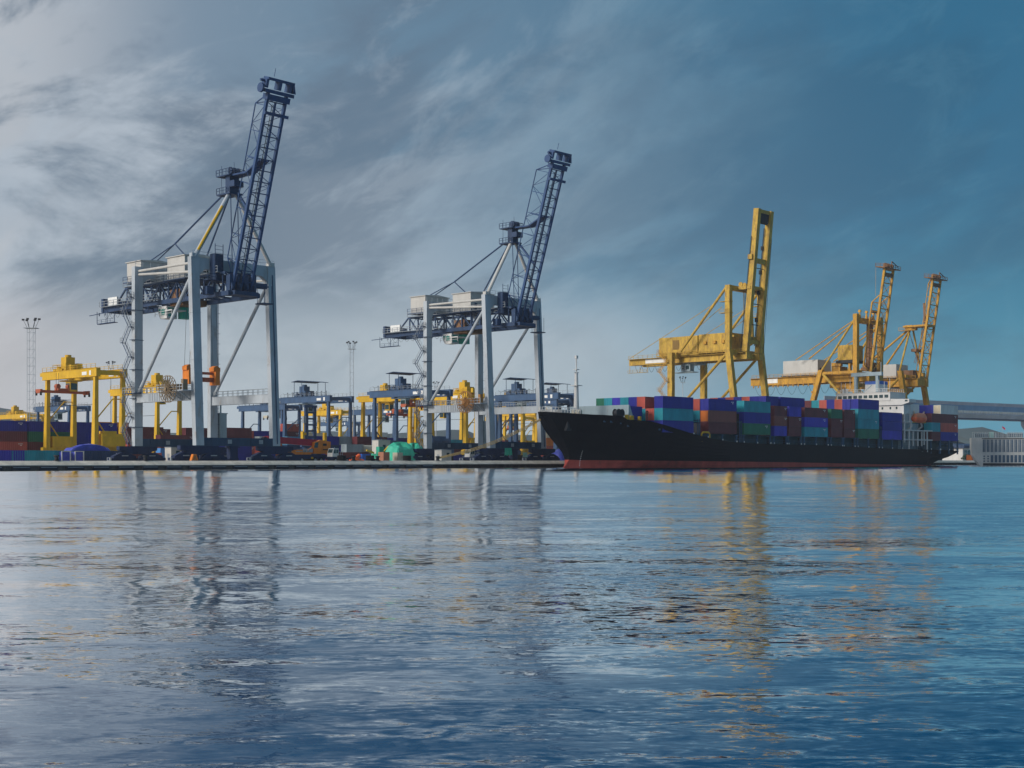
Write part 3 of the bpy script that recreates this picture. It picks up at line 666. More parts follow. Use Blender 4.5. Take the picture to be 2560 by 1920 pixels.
def box_crane(t0, label):
    ZO = (0, 0, -DECK); S, G = 17.0, 22.0
    r = thing('quay_crane', label, 'crane', W(t0, 0, DECK), QA, 'yellow quay cranes behind the ship')
    def part(g, n, m, p=None): return g.build(n, m, p or r, ZO)
    tower_legs(r, part, M_YEL, S, G, 0.13, 34.0)
    for x in (0.75, S+0.75):
        g = MB(); g.tube((x, 2.2, 32.4), (x, G-0.8, 15.0), 0.42, 10); part(g, 'diagonal_brace', M_YEL)
        g = MB(); g.box(x-0.75, x+0.75, 0.3, 1.9, 34, 52.6)
        for z in (44.5, 47.8): g.box(x-0.9, x+0.9, 0.1, 3.8, z, z+0.15)
        g.rail([(x-0.9, 3.8, 44.6), (x-0.9, 0.2, 44.6)], 1, 0.04); part(g, 'mast_post', M_YEL)
        g = MB(); g.tube((x, 18.2, 34.2), (x, 1.9, 52.0), 0.40, 10); part(g, 'mast_strut', M_YEL)
        g = MB(); g.tube((x+1.5, 38.5, 33.2), (x+1, 5.5, 48.2), 0.09, 5); g.tube((x+2.5, 14, 41), (x+1, 4.0, 46.6), 0.09, 5); part(g, 'backstay', M_YEL)
    g = MB(); g.box(1.0, S, 0.6, 1.9, 51.2, 52.6); g.box(5, 13, -3.4, 0.6, 51.6, 52.5); g.box(4.6, 6.4, -3.8, 4.0, 51.5, 52.3); g.box(11.4, 13.0, -3.8, 2.0, 51.0, 51.8)
    for x in (6, 8, 10, 12): g.tube((x-0.15, 0.4, 53.2), (x+0.15, 0.4, 53.2), 0.7, 10)
    part(g, 'mast_head', M_YEL)
    for y in (0.4, G-1.7):
        g = MB(); g.box(1.5, S, y, y+1.5, 32.4, 34.0); part(g, 'cross_beam', M_YEL)
    g = MB()
    for x in (4.6, 11.4): g.box(x, x+1.6, -2.6, 40.6, 31.3, 33.1); g.box(x-0.1, x+1.7, -2.6, 40.6, 31.2, 31.32)
    for y in (-1, 8, 16, 24, 32, 39.6): g.box(6.2, 11.4, y, y+0.8, 31.5, 32.9)
    gd = part(g, 'girder', M_YEL)
    h = MB(); h.box(4.52, 4.58, 26.5, 34.2, 31.6, 32.9); h.build('sign_panel', M_SIGN, gd, ZO)
    h = MB(); h.rail([(3.6, -2, 33.1), (3.6, 40, 33.1)], 1.0, 0.04); h.box(3.5, 4.55, -2, 40.4, 33.0, 33.1)
    for y in (33, 36, 40): h.beam((4.2, y, 31.2), (4.2, y, 28.9), 0.1)
    h.box(3.8, 4.6, 33, 40.5, 28.8, 28.9); h.rail([(3.8, 33, 28.9), (3.8, 40.5, 28.9)], 0.8, 0.03)
    h.build('walkway', M_YEL, gd, ZO)
    loops(10, 38, 11, 4.3, 31.0, 2.2).build('festoon_cable', M_CABLE, gd, ZO)
    g = MB(); g.box(3.8, 13.2, 14.2, 28.4, 33.6, 39.0); mh = part(g, 'machinery_house', M_YEL)
    h = MB(); h.box(3.7, 3.79, 21.0, 23.2, 35.2, 38.0); h.box(5.0, 7.6, 14.1, 14.19, 34.2, 37.2); h.build('shutter', paint('shutter_brown', (0.22, 0.13, 0.03), 0.7, 0.3, 1.0), mh, ZO)
    h = MB(); h.box(3.2, 13.4, 13.4, 29.0, 33.3, 33.5); h.rail([(3.2, 29, 33.5), (3.2, 13.4, 33.5)], 1, 0.04); h.build('platform', M_YEL, mh, ZO)
    g = MB(); g.box(4.0, 12.5, 3.0, 13.9, 33.6, 39.2); eh = part(g, 'electrical_house', M_YEL)
    h = MB()
    for y in (5, 8, 11.4): h.box(3.4, 3.98, y-0.5, y+0.5, 36.2, 37.0)
    h.box(5, 6, 2.9, 2.99, 34, 36); h.build('vent', M_ORY, eh, ZO)
    # boom of two box girders
    H0 = Vector((0, -1.6, 33.4)); H1 = Vector((0, -5.6, 74.6)); ax = (H1-H0).normalized(); bk = Vector((0, ax.z, -ax.y)); Lb = (H1-H0).length
    def B(x, s, d): return tuple(Vector((x, 0, 0))+H0+ax*s+bk*d)
    g = MB()
    for x in (5.6, 12.3): g.beam(B(x, 0, 0), B(x, Lb, 0), 1.5, 1.7, up=bk)
    g.beam(B(5.6, Lb-0.6, 0), B(12.3, Lb-0.6, 0), 1.0, 1.0, up=bk); g.beam(B(5.6, 26.5, 0), B(12.3, 26.5, 0), 0.9, 1.4, up=ax); g.beam(B(4.2, 27.4, 0.4), B(5.0, 27.4, 0.4), 1.4)
    g.beam(B(5.6, 3, 0), B(12.3, 3, 0), 0.8, 1.2, up=ax)
    bm = part(g, 'boom', M_YEL)
    h = MB(); h.beam(B(6.6, Lb-2.4, 0), B(11.4, Lb-2.4, 0), 0.7, 2.8, up=ax)
    for i in range(6): h.tube(B(7+i*0.8, Lb-3.6, 0.3), B(7.3+i*0.8, Lb-3.6, 0.3), 0.5, 8)
    for s in (24.4, 8, 14): h.beam(B(6.5, s, 0), B(11.2, s, 0), 0.2)
    h.beam(B(11.0, 2, 0.8), B(11.0, Lb-5, 0.8), 0.10); h.beam(B(11.3, 2, 0.8), B(11.3, Lb-5, 0.8), 0.10)
    for i in range(20): h.beam(B(11.0, 2+i*1.7, 0.8), B(11.3, 2+i*1.7, 0.8), 0.08)
    for s in (9, 17, 23, 30): h.box(*[c for j in range(3) for c in (B(11, s, 0.6)[j], B(11, s, 0.6)[j]+(0.5, 0.7, 1.2)[j])])
    h.build('sheave_frame', M_DARK, bm, ZO)
    h = MB()
    for x, d in ((4.5, 1.2), (4.8, 1.2), (13.4, -1.1)): h.tube(B(x, 0, d), B(x, Lb-8, d*0.6), 0.06, 4)
    h.build('hoist_rope', M_CABLE, bm, ZO)
    g = MB()
    for x in (6.8, 9.2): g.tube((x, 0, 51.2), (x+1.6, 0.6, 36), 0.10, 5); g.tube((x+0.6, 0, 51.2), (x+2.0, 0.6, 36), 0.08, 5)
    g.prism([(-1.0, 47), (-0.2, 46.8), (2.2, 36.2), (0.2, 35.2), (-1.6, 36)], 'x', 9.6, 10.2); g.box(7, 12, -1.4, 0.4, 37.2, 38.0)
    g.box(4.0, 6.0, 1.4, 2.6, 37.8, 38.4)
    part(g, 'boom_stay', M_YEL)
    g = MB(); g.box(5.4, 7.4, 18, 21.4, 28.6, 30.8); g.box(5.0, 7.8, 16.6, 24, 28.2, 28.4); g.box(6, 11, 16, 21, 30.6, 31.2); cb = part(g, 'operator_cab', M_SHIPGREY)
    h = MB(); h.box(5.32, 5.39, 18.4, 19.6, 29.2, 30.3); h.box(5.32, 5.39, 20, 21, 29.2, 30.3); h.build('window', M_GLASS, cb, ZO)
    g = MB(); gr = MB(); zigzag_stairs(g, gr, -0.9, 22.6, 25.0, 14, 34, 7); st = part(g, 'stairway', M_ORY); gr.build('handrail', M_ORY, st, ZO)
    return r
box_crane(181, 'yellow quay crane with twin box-girder boom and long yellow machinery house')

def lattice_crane(t0, label, cfg):
    ZO = (0, 0, -DECK); S, G = 18.0, 21.4
    r = thing('quay_crane', label, 'crane', W(t0, 0, DECK), QA, 'yellow quay cranes behind the ship')
    def part(g, n, m, p=None): return g.build(n, m, p or r, ZO)
    tall = cfg['post']                              # tall waterside posts, or low legs with an A-frame mast
    if tall:
        for x0 in (0, S-1.5):
            g = MB(); g.hexa([(x0, -0.6, 4.4), (x0+1.6, -0.6, 4.4), (x0+1.6, 1.2, 4.4), (x0, 1.2, 4.4)], [(x0, -0.6, 50), (x0+1.6, -0.6, 50), (x0+1.6, 0.8, 50), (x0, 0.8, 50)]); part(g, 'mast_post', M_ORY)
            g = MB(); g.hexa([(x0, 20.4, 4.4), (x0+1.6, 20.4, 4.4), (x0+1.6, 22.2, 4.4), (x0, 22.2, 4.4)], [(x0, 12.2, 32), (x0+1.6, 12.2, 32), (x0+1.6, 13.8, 32), (x0, 13.8, 32)])
            g.box(x0-0.1, x0+1.7, 14.4, 16.4, 24.4, 25.0); part(g, 'leg', M_ORY)
            g = MB(); g.tube((x0+0.8, 12.6, 30.8), (x0+0.8, 1.0, 18.6), 0.48, 10); part(g, 'diagonal_brace', M_YEL)
            g = MB(); g.tube((x0+0.8, 12.9, 31.8), (x0+0.8, 0.4, 48.6), 0.36, 10); part(g, 'mast_strut', M_YEL)
            g = MB(); g.beam((x0+0.8, 13, 30.9), (x0+0.8, 0, 30.9), 0.8, 0.9); part(g, 'tie_beam', M_ORY)
            g = MB(); g.tube((x0+2, 23.5, 36), (x0+1, 0.6, 48.2), 0.16, 6); g.tube((x0+3, 19, 36.2), (x0+1, 0.6, 47.4), 0.22, 6); part(g, 'backstay', M_ORY)
        g = MB(); g.box(0.4, S-0.6, -0.4, 0.6, 47.6, 48.8); g.box(3, 14, -1.4, 1.4, 47.2, 47.6); g.rail([(1, 1.4, 48.8), (15, 1.4, 48.8)], 1.0, 0.05)
        for x in (2.6, 7.2, 12, 15): g.tube((x, -0.2, 48.8), (x, -0.2, 50.4), 0.5, 8, 0.25); g.tube((x-0.3, -0.2, 51), (x+0.3, -0.2, 51), 0.5, 8)
        part(g, 'mast_head', M_ORY)
    else:
        for x0 in (0, S-1.5):
            g = MB(); g.hexa([(x0, -3.4, 4.4), (x0+1.6, -3.4, 4.4), (x0+1.6, -1.6, 4.4), (x0, -1.6, 4.4)], [(x0, 1.4, 33), (x0+1.6, 1.4, 33), (x0+1.6, 3.0, 33), (x0, 3.0, 33)]); part(g, 'leg', M_ORY)
            g = MB(); g.hexa([(x0, 20.0, 4.4), (x0+1.6, 20.0, 4.4), (x0+1.6, 21.8, 4.4), (x0, 21.8, 4.4)], [(x0, 18, 33), (x0+1.6, 18, 33), (x0+1.6, 19.6, 33), (x0, 19.6, 33)]); part(g, 'leg', M_ORY)
            g = MB(); g.tube((x0+0.8, 2.4, 30.6), (x0+0.8, 19.4, 15.0), 0.42, 10); part(g, 'diagonal_brace', M_YEL)
            g = MB(); g.tube((x0+0.8, 2.4, 33), (8 if x0 < 5 else 10, 2.0, 48.2), 0.34, 8); part(g, 'mast_strut', M_YEL)
            g = MB(); g.tube((x0+0.8, 18.6, 33), (8.4 if x0 < 5 else 9.6, 2.8, 48.0), 0.36, 8); part(g, 'backstay', M_ORY)
        g = MB(); g.box(6.8, 11.2, 0.8, 3.4, 47.8, 49.4); g.box(6, 12, -5.4, 3.8, 48.6, 49.2); g.box(5.6, 7.4, -1.0, 5.2, 47.4, 47.6); g.rail([(5.6, 5.2, 47.6), (5.6, -1, 47.6)], 1, 0.05)
        part(g, 'mast_head', M_ORY)
    for y in (-0.8 if tall else -3.0, 20.4):
        g = MB(); g.box(0, S, y, y+1.5, 4.4, 6.0); part(g, 'sill_beam', M_ORY)
        for x in (0.75, S-0.75): bogie(r, x, y+0.75)
    g = MB()
    for x0 in (0.1, S-1.4): g.box(x0, x0+1.3, 0, 20, 13, 14.6)
    part(g, 'portal_beam', M_ORY)
    g = MB(); za, zb = (28.1, 30.5) if tall else (27.8, 30.4)
    for x in (4.8, 11.6): g.box(x, x+1.5, -2.4, cfg['tail'], za, zb); g.box(x-0.1, x+1.6, -2.4, cfg['tail'], za-0.12, za)
    for y in range(-2, int(cfg['tail'])-1, 6): g.box(6.3, 11.6, y, y+0.9, za+0.2, zb-0.2)
    g.box(1.5, S, 0.4, 1.8, 30.6, 31.6); g.box(1.5, S, 12.6, 13.8, 30.6, 31.6)
    gd = part(g, 'girder', M_ORY)
    h = MB(); h.rail([(4.0, -2, zb), (4.0, cfg['tail']-1, zb)], 1.0, 0.05); h.box(3.9, 4.75, -2, cfg['tail'], zb-0.1, zb)
    for y in range(16, int(cfg['tail']), 2): h.tube((4.4, y, za-0.2), (4.4, y, za-1.0), 0.25, 6)
    h.build('walkway', M_ORY, gd, ZO)
    h = MB(); h.box(4.70, 4.78, cfg['tail']-11, cfg['tail']-4, za+0.5, zb-0.3); h.build('sign_panel', M_SIGN, gd, ZO)
    loops(3, cfg['tail']-2, 9, 4.3, za-0.3, 3.4).build('festoon_cable', M_CABLE, gd, ZO)
    h = MB(); h.box(6.4, 11.4, 2.5, 13, za-1.9, za-0.5); h.box(5.8, 7.6, 3, 6.5, za-3.5, za-1.4)
    for k in range(5): h.box(5.9, 10, 7+k*0.1, 9.4, za-2.4-k*0.5, za-2.2-k*0.5)
    h.build('trolley', M_ORY, gd, ZO)
    y0, y1, z0, z1 = cfg['white']
    g = MB(); g.box(4.6, 13.4, y0, y1, z0, z1); mh = part(g, 'machinery_house', M_HOUSE)
    h = MB(); h.box(4.2, 13.8, y0-0.6, y1+0.6, z0-0.4, z0-0.1); h.build('platform', M_DARK, mh, ZO)
    h = MB(); h.box(6, 7, y0-0.07, y0-0.01, z0+0.2, z0+2.3); h.build('door', M_NAVY, mh, ZO)
    if cfg.get('yellow'):
        y0, y1, z0, z1 = cfg['yellow']; g = MB(); g.box(4.8, 12, y0, y1, z0, z1); eh = part(g, 'electrical_house', M_YEL)
        h = MB(); h.box(4.4, 12.4, y0-0.5, y1+0.5, z0-1.0, z0-0.1); h.build('platform', M_DARK, eh, ZO)
        g = MB(); g.box(4.6, 6.2, 8.0, 11.4, 33.4, 34.6)
        for y in (4.6, 8.4, 10.8): g.box(5, 6.2, y, y+0.7, 30.5, 34.2)
        g.box(5, 11.6, 9.2, 11.6, 30.6, 33.4); part(g, 'winch_frame', M_ORY)
    # lattice boom
    H0 = Vector((0, -2.2, 30.4)); H1 = Vector((0, -7.3, 64.9)); ax = (H1-H0).normalized(); bk = Vector((0, ax.z, -ax.y)); Lb = (H1-H0).length
    def B(x, s, d): return tuple(Vector((x, 0, 0))+H0+ax*s+bk*d)
    XL, XR = 6.2, 12.2; g = MB()
    for x, w in ((XL, 0.62), (XR, 0.55)): g.beam(B(x, 0, 0), B(x, Lb, 0), w, 0.75, up=bk)
    n = 8
    for i in range(n+1): s = 0.5+(Lb-1)*i/n; g.beam(B(XL, s, 0), B(XR, s, 0), 0.28)
    g.truss(B(XL, 0.5, 0), B(XL, Lb-0.5, 0), B(XR, 0.5, 0), B(XR, Lb-0.5, 0), n, 0.13, verts=False, cross=True)
    bm = part(g, 'boom', M_ORY)
    h = MB(); rt = cfg['ridge']; d = 2.9
    for x in ((XL, XR) if tall else (9.2,)):
        h.beam(B(x, 2.5, d), B(x, rt, d), 0.42 if tall else 0.2); h.beam(B(x, rt, d), B(x if tall else XL, rt+3, 0), 0.3); h.beam(B(x, 2.5, d), B(x if tall else XL, 0.5, 0), 0.3)
        xs = (x, x) if tall else (XL, XR)
        for xx in xs: h.truss(B(xx, 2.5, 0), B(xx, rt, 0), B(x, 2.5, d), B(x, rt, d), 7, 0.14)
    if tall:
        for i in range(8): s = 2.5+(rt-2.5)*i/7; h.beam(B(XL, s, d), B(XR, s, d), 0.2)
        h.beam(B(XL, rt+2, d-1), B(XL, Lb, 3.2), 0.06)
    h.build('ridge_lacing', M_ORY, bm, ZO)
    h = MB(); h.hexa([B(XL-2.2, Lb, -1.2), B(XR+2.8, Lb, -1.2), B(XR+2.8, Lb, 2.2), B(XL-2.2, Lb, 2.2)], [B(XL-2.2, Lb+0.35, -1.2), B(XR+2.8, Lb+0.35, -1.2), B(XR+2.8, Lb+0.35, 2.2), B(XL-2.2, Lb+0.35, 2.2)])
    h.rail([B(XL-2.2, Lb+0.3, 2.2), B(XL-2.2, Lb+0.3, -1.2), B(XR+2.8, Lb+0.3, -1.2)], 1.0, 0.06)
    h.beam(B(XL, Lb-2, 0), B(XR, Lb-2, 0), 0.5, 1.3, up=ax)
    for x in (XL+0.8, XL+2.6, XR-1): h.tube(B(x-0.2, Lb+1, 0.3), B(x+0.2, Lb+1, 0.3), 0.8, 10)
    h.beam(B(XL+3.4, Lb+0.3, -0.5), B(XL+3.4, Lb+2.6, -0.5), 0.25); h.beam(B(XL+3.4, Lb+2.5, -0.5), B(XR+1.8, Lb+1.2, -0.5), 0.22)
    h.build('tip_platform', M_RUST, bm, ZO)
    h = MB()
    if tall:
        h.beam(B(XL+1, 20.5, 3.2), B(XR-1, 20.5, 3.2), 0.8); h.prism([(-1.4, 50), (0.6, 48), (1.2, 33), (-0.6, 32)], 'x', 9.4, 9.9)
        for x in (8, 10.5): h.tube((x, 0, 47.5), (x, 0.4, 33), 0.16, 5)
        for i in range(6): h.box(6.4+i, 7.0+i, -1.4, 1.4, 31, 32.6+(i % 3)*0.9)
    else:
        for x in (8, 9.2, 10.4): h.tube((x, -3.6, 49), (x, 0.6, 36), 0.10, 5)
        h.beam((9.2, -2.6, 57), (9.2, -3.0, 49), 0.6); h.tube((8.6, 3, 48), (8.6, 0.4, 40), 0.12, 5); h.tube((8.6, 0.4, 40), (9.4, -1.6, 33), 0.3, 6); h.box(7.4, 11, -0.6, 1.4, 40, 41)
        h.box(6, 11.6, 0, 3.8, 31, 33.4)
    h.build('hoist_gear', M_RUST, bm, ZO)
    return r
lattice_crane(254, 'yellow lattice-boom quay crane with white house and yellow house, behind the wheelhouse',
              dict(post=True, tail=43.4, white=(16.6, 30.1, 30.9, 36.0), yellow=(3.7, 9.1, 35.3, 40.3), ridge=23.5))
lattice_crane(289, 'rearmost yellow lattice-boom quay crane with slim A-frame mast, farthest right',
              dict(post=False, tail=24.0, white=(5.6, 15.5, 31.0, 35.7), ridge=33))

# ------------------------------------------------------------------ container ship
# ship frame: x aft from the bow (t = 77.5), y to port/landward from the centreline (v = -18.6), z above water
ST, SV, SB = 77.5, -18.6, 13.3
def lerp(a, b, f): return a+(b-a)*f
def interp(x, tab):
    if x <= tab[0][0]: return tab[0][1]
    for (a, fa), (b, fb) in zip(tab, tab[1:]):
        if x <= b: return lerp(fa, fb, (x-a)/(b-a))
    return tab[-1][1]
SHEER = [(0, 12.6), (8, 12.1), (16.6, 11.8), (17.8, 11.0), (24, 10.7), (29, 9.9), (40, 8.0), (48, 7.0), (56, 6.3), (66, 6.0), (100, 5.8), (140, 5.1), (180, 4.9), (190, 4.7)]
DECKB = [(0, 0.4), (2, 2.4), (6, 5.2), (12, 8.6), (20, 11.8), (26, 13.3), (42, 13.4), (160, 13.3), (178, 12.6), (188, 11.2), (192, 10.0)]
WATB = [(8.6, 0.15), (12, 1.5), (20, 4.4), (30, 7.6), (42, 10.6), (56, 12.8), (70, 13.3), (150, 13.3), (166, 11.0), (178, 6.5), (186, 1.2)]
STEM = [(-2, 7.0), (0, 8.0), (0.9, 8.7), (1.8, 9.2), (2.8, 9.0), (4.1, 8.2), (5.7, 6.6), (7.9, 4.2), (10.2, 2.2), (12.6, 0.0)]
def boot(x): return interp(x, [(0, 1.85), (35, 1.6), (90, 1.15), (120, 0.7), (150, 0.35), (192, 0.1)])
def half_b(x, z):
    zt = interp(x, SHEER); f = max(0.0, min(1.0, (z-0.2)/(zt-0.2))); wl = interp(x, WATB) if x >= 8.6 else 0.12; dk = interp(x, DECKB)
    p = interp(x, [(0, 1.7), (14, 1.7), (27, 0.62), (60, 0.7), (80, 1.0), (150, 1.0), (155, 0.75)])
    return max(0.10, wl+(dk-wl)*f**p)
def stern_z(x): return interp(x, [(176, -2), (181, 0.3), (186, 1.7), (190, 3.0), (192, 4.2)])
def ship_hull(r):
    xs = [0, 0.6, 1.4, 2.4, 3.6, 5, 7, 9, 12, 15, 16.6, 17.8, 20, 24, 29, 34, 40, 48, 56, 66, 80, 100, 120, 140, 155, 166, 174, 179, 183, 186.5, 189.5, 192]
    up = [0.0, 0.06, 0.16, 0.3, 0.45, 0.6, 0.75, 0.88, 1.0]
    def station(x, zs):
        out = []
        for z in zs:
            xx = x; s = interp(z, STEM); f = max(0.0, 1-x/12.0)
            xx = x+s*f if x < 12 else x
            out.append((xx, half_b(max(x, xx), z), z))
        return out
    def skin(zfun, name, mat):
        g = MB(); cols = []
        for x in xs: cols.append(station(x, zfun(x)))
        n = len(cols[0])
        for sgn in (-1, 1):
            vs = [(p[0], sgn*(p[1] if not (p[0] <= interp(p[2], STEM)+0.02 and p[0] < 12) else 0.06), p[2]) for c in cols for p in c]
            fs = []
            for i in range(len(cols)-1):
                for j in range(n-1):
                    q = (i*n+j, (i+1)*n+j, (i+1)*n+j+1, i*n+j+1); fs.append(q if sgn < 0 else q[::-1])
            g.add(vs, fs)
            # stem and transom closures
        last = cols[-1]
        for j in range(n-1):
            a, b = last[j], last[j+1]; g.add([(a[0], -a[1], a[2]), (a[0], a[1], a[2]), (b[0], b[1], b[2]), (b[0], -b[1], b[2])], [(0, 1, 2, 3)])
        first = cols[0]
        for j in range(n-1):
            a, b = first[j], first[j+1]; g.add([(a[0], -0.06, a[2]), (a[0], 0.06, a[2]), (b[0], 0.06, b[2]), (b[0], -0.06, b[2])], [(3, 2, 1, 0)])
        return g.build(name, mat, r, smooth=False)
    def zup(x): lo = max(boot(x), stern_z(x) if x > 176 else -9); hi = interp(x, SHEER); return [lerp(lo, hi, f) for f in up]
    def zlo(x):
        lo = stern_z(x) if x > 176 else -2.0; hi = max(boot(x), lo+0.02); return [lerp(lo, hi, f) for f in (0, 0.5, 0.75, 1.0)]
    h = skin(zup, 'hull', M_HULL); skin(zlo, 'boot_topping', M_BOOT)
    g = MB()                                                              # weather deck just below the sheer
    for a, b in zip(xs, xs[1:]):
        za, zb = interp(a, SHEER)-1.1, interp(b, SHEER)-1.1; ya, yb = half_b(a, za)-0.35, half_b(b, zb)-0.35
        g.add([(a, -ya, za), (b, -yb, zb), (b, yb, zb), (a, ya, za)], [(0, 1, 2, 3)])
    g.build('weather_deck', M_DECKG, r)
    return h
def ship():
    r = thing('container_ship', 'black-hulled container ship moored at the quay, red below the waterline', 'ship', W(ST, SV, 0))
    hull = ship_hull(r)
    def P(g, n, m, p=None): return g.build(n, m, p or r)
    # draught marks, chocks, anchor
    g = MB()
    for i in range(9): z = 0.4+i*0.42; x = 12.0; y = half_b(x, z); g.box(x-0.1, x+0.25, -y-0.06, -y+0.1, z, z+0.18)
    P(g, 'draught_mark', M_SIGN, hull)
    g = MB()
    for x, w in ((13.0, 0.7), (14.6, 0.9), (17.0, 0.8), (18.6, 0.7), (27, 0.6)):
        z = interp(x, SHEER)-1.2; y = half_b(x, z); g.box(x, x+w, -y-0.10, -y+0.1, z-0.35, z+0.05)
    P(g, 'mooring_chock', M_POST, hull)
    g = MB(); y = half_b(5.5, 9.5); g.box(5.3, 6.1, -y-0.5, -y+0.2, 8.8, 10.6); g.box(4.9, 6.7, -y-0.55, -y+0.1, 8.4, 8.9); P(g, 'anchor', M_DARK, hull)
    # forecastle rails and winches
    g = MB()
    for sy in (-1, 1): g.rail([(0.6, sy*0.3, 12.5), (3, sy*3.0, 12.4), (7.5, sy*5.6, 12.1)], 1.2, 0.07, 0.8)
    g.box(3.4, 6.2, -3.2, 3.2, 12.2, 13.1); P(g, 'bow_rail', M_WHITE)
    g = MB(); g.tube((9.0, -4.4, 12.6), (9.0, -3.2, 12.6), 0.6, 12); g.box(8.4, 9.6, -3.1, -2.2, 11.4, 13.2); P(g, 'windlass', M_TANK)
    g = MB()
    for x in (16.2, 17.4): g.tube((x, -9.6, 12.5), (x, -8.6, 12.5), 0.7, 12); g.tube((x, -9.7, 12.5), (x, -9.6, 12.5), 0.95, 12); g.tube((x, -8.6, 12.5), (x, -8.5, 12.5), 0.95, 12)
    g.tube((25.5, -10.6, 11), (25.5, -10.6, 12.6), 0.14, 6); g.ring((25.5, -10.6, 12.8), 0.35, 0.12, 'y', 14, 5)
    P(g, 'mooring_winch', M_DARK)
    g = MB(); g.tube((19.4, -9.4, 10.9), (19.4, -9.4, 12.2), 0.5, 8); g.box(20.6, 21.6, -9.8, -9.0, 10.9, 12.0); g.box(23.2, 23.9, -10.2, -9.6, 10.9, 11.9); P(g, 'deck_vent', M_RTG)
    # foremast
    g = MB(); g.tube((13.4, 0.6, 11.0), (13.4, 0.6, 22.0), 0.72, 12, 0.38); g.tube((13.4, 0.6, 22), (13.4, 0.6, 25.6), 0.16, 6); g.box(12.4, 14.4, -0.4, 1.6, 18.9, 19.05)
    g.beam((12.6, 0.6, 22), (14.2, 0.6, 22), 0.15); g.box(13.1, 13.7, 0.3, 0.9, 25.2, 25.9); g.box(12.9, 13.9, 0.1, 1.1, 22.6, 22.75); P(g, 'foremast', M_WHITE)
    # breakwater with the dark blue box behind it
    g = MB(); g.prism([(20.4, 11.0), (20.4, 14.5), (20.8, 14.5), (22.4, 11.0)], 'y', -9.2, 8.6); bw = P(g, 'breakwater', M_SHIPGREY)
    g = MB(); g.box(20.9, 25.6, -9.1, 8.4, 11.2, 14.2); P(g, 'bow_store', cmat('blue'))
    # hatch coaming, side passage and lashing posts
    for xa, xb, yb, zb, zt in ((28.5, 45, 8.0, 7.0, 8.22), (45.3, 72, 11.4, 5.0, 8.22), (72.2, 118.8, 11.4, 4.7, 8.02), (119, 147.5, 11.4, 4.3, 7.72), (165.5, 185.6, 10.8, 3.9, 7.72)):
        g = MB(); g.box(xa, xb, -yb, yb, zb, zt); P(g, 'hatch_coaming', M_DECKG)
    for x, zt in ((60.7, 13.4), (75.4, 13.0), (83.1, 12.2), (90.5, 12.2), (104.5, 12.4), (119.5, 14.0), (133.6, 13.6)):  # added dark plates that block the bright view through between bays
        g = MB(); g.box(x, x+0.25, -12.4, 12.4, 5.2, zt); P(g, 'gap_blocker', M_DARK)
    bays = [(28.4, 40.8), (46.8, 59.2), (62.4, 74.8), (76.5, 82.7), (83.6, 89.8), (91.4, 103.8), (105.5, 111.7), (112.5, 118.7), (120.4, 132.8), (134.7, 147.1), (166.1, 172.1), (172.5, 184.8)]
    for a, b in bays:
        for x in ((a, b) if b-a < 8 else (a, (a+b)/2, b)):
            zt = 8.05; zb = interp(x, SHEER)-1.2
            if zb > 7.6: continue
            g = MB(); g.box(x-0.18, x+0.18, -12.9, -12.5, zb, zt); g.box(x-0.4, x+0.4, -13.0, -11.2, zt-0.25, zt); ps = P(g, 'lashing_post', M_POST)
            h = MB(); h.box(x-0.16, x+0.16, -13.0, -12.91, zb+1.15, zb+1.6); P(h, 'white_cap', M_SIGN, ps)
    g = MB()
    for a, b in ((58, 170),): g.rail([(x, -13.1, interp(x, SHEER)-0.05) for x in range(a, b, 8)], 1.0, 0.03, 2.0)
    P(g, 'bulwark_rail', M_POST)
    # yellow davit arch and crimson frame amidships
    g = MB(); g.path([(44.0, -12.9, 6.2), (44.0, -12.9, 8.0), (44.6, -12.9, 8.5), (47.0, -12.9, 8.5), (47.4, -12.9, 8.0), (47.4, -12.9, 6.2)], 0.20, 8); P(g, 'davit_arch', M_RTG)
    # lashing bridge between two bays
    g = MB()
    for x in (42.9, 60.9, 133.8): g.beam((x, -12.6, 5.5), (x, -12.6, 11.6), 0.2); g.beam((x+0.8, -12.6, 5.5), (x+0.8, -12.6, 11.6), 0.2); g.box(x-0.2, x+1.0, -12.7, 12.7, 11.2, 11.4)
    P(g, 'lashing_bridge', M_POST)
    # accommodation
    g = MB(); g.box(148.2, 160, -8.4, 10.4, 5, 20.2); g.box(148.0, 158, -12.9, 12.6, 15.7, 18.6); acc = P(g, 'accommodation_block', M_WHITE)
    h = MB()
    for y in (-10.6, -8.6): h.box(147.93, 147.99, y-0.25, y+0.25, 17.0, 17.7)
    for y in (-6, -4, -2, 0): h.box(147.93, 147.99, y-0.25, y+0.25, 17.0, 17.7)
    P(h, 'porthole', M_GLASS, acc)
    g = MB(); g.box(147.2, 157, -8.9, 8.9, 19.6, 22.2); g.prism([(-14.9, 18.9), (-12.6, 18.2), (-8.9, 18.2), (8.9, 18.2), (12.6, 18.2), (14.9, 18.9), (14.9, 19.9), (8.9, 20.1), (-8.9, 20.1), (-14.9, 19.9)], 'x', 147.4, 151.8)
    g.box(147.0, 157.3, -9.1, 9.1, 22.1, 22.25); br = P(g, 'bridge', M_WHITE)
    h = MB()
    for i in range(10): y = -8.3+i*1.72; h.box(147.1, 147.19, y, y+1.2, 20.5, 21.4)
    h.box(147.3, 147.39, -14.4, -13.6, 19.2, 19.7)
    P(h, 'window', M_GLASS, br)
    h = MB(); h.rail([(147.3, -8.8, 22.25), (147.3, 8.8, 22.25)], 1.0, 0.05, 1.2); h.rail([(156, -8.8, 22.25), (147.3, -8.8, 22.25)], 1.0, 0.05, 1.2)
    for y in (-8.2, -6.4, -4.6, 5, 6.6, 8): h.beam((148.4, y, 22), (148.4, y, 25.4+(y % 1.3)), 0.09)
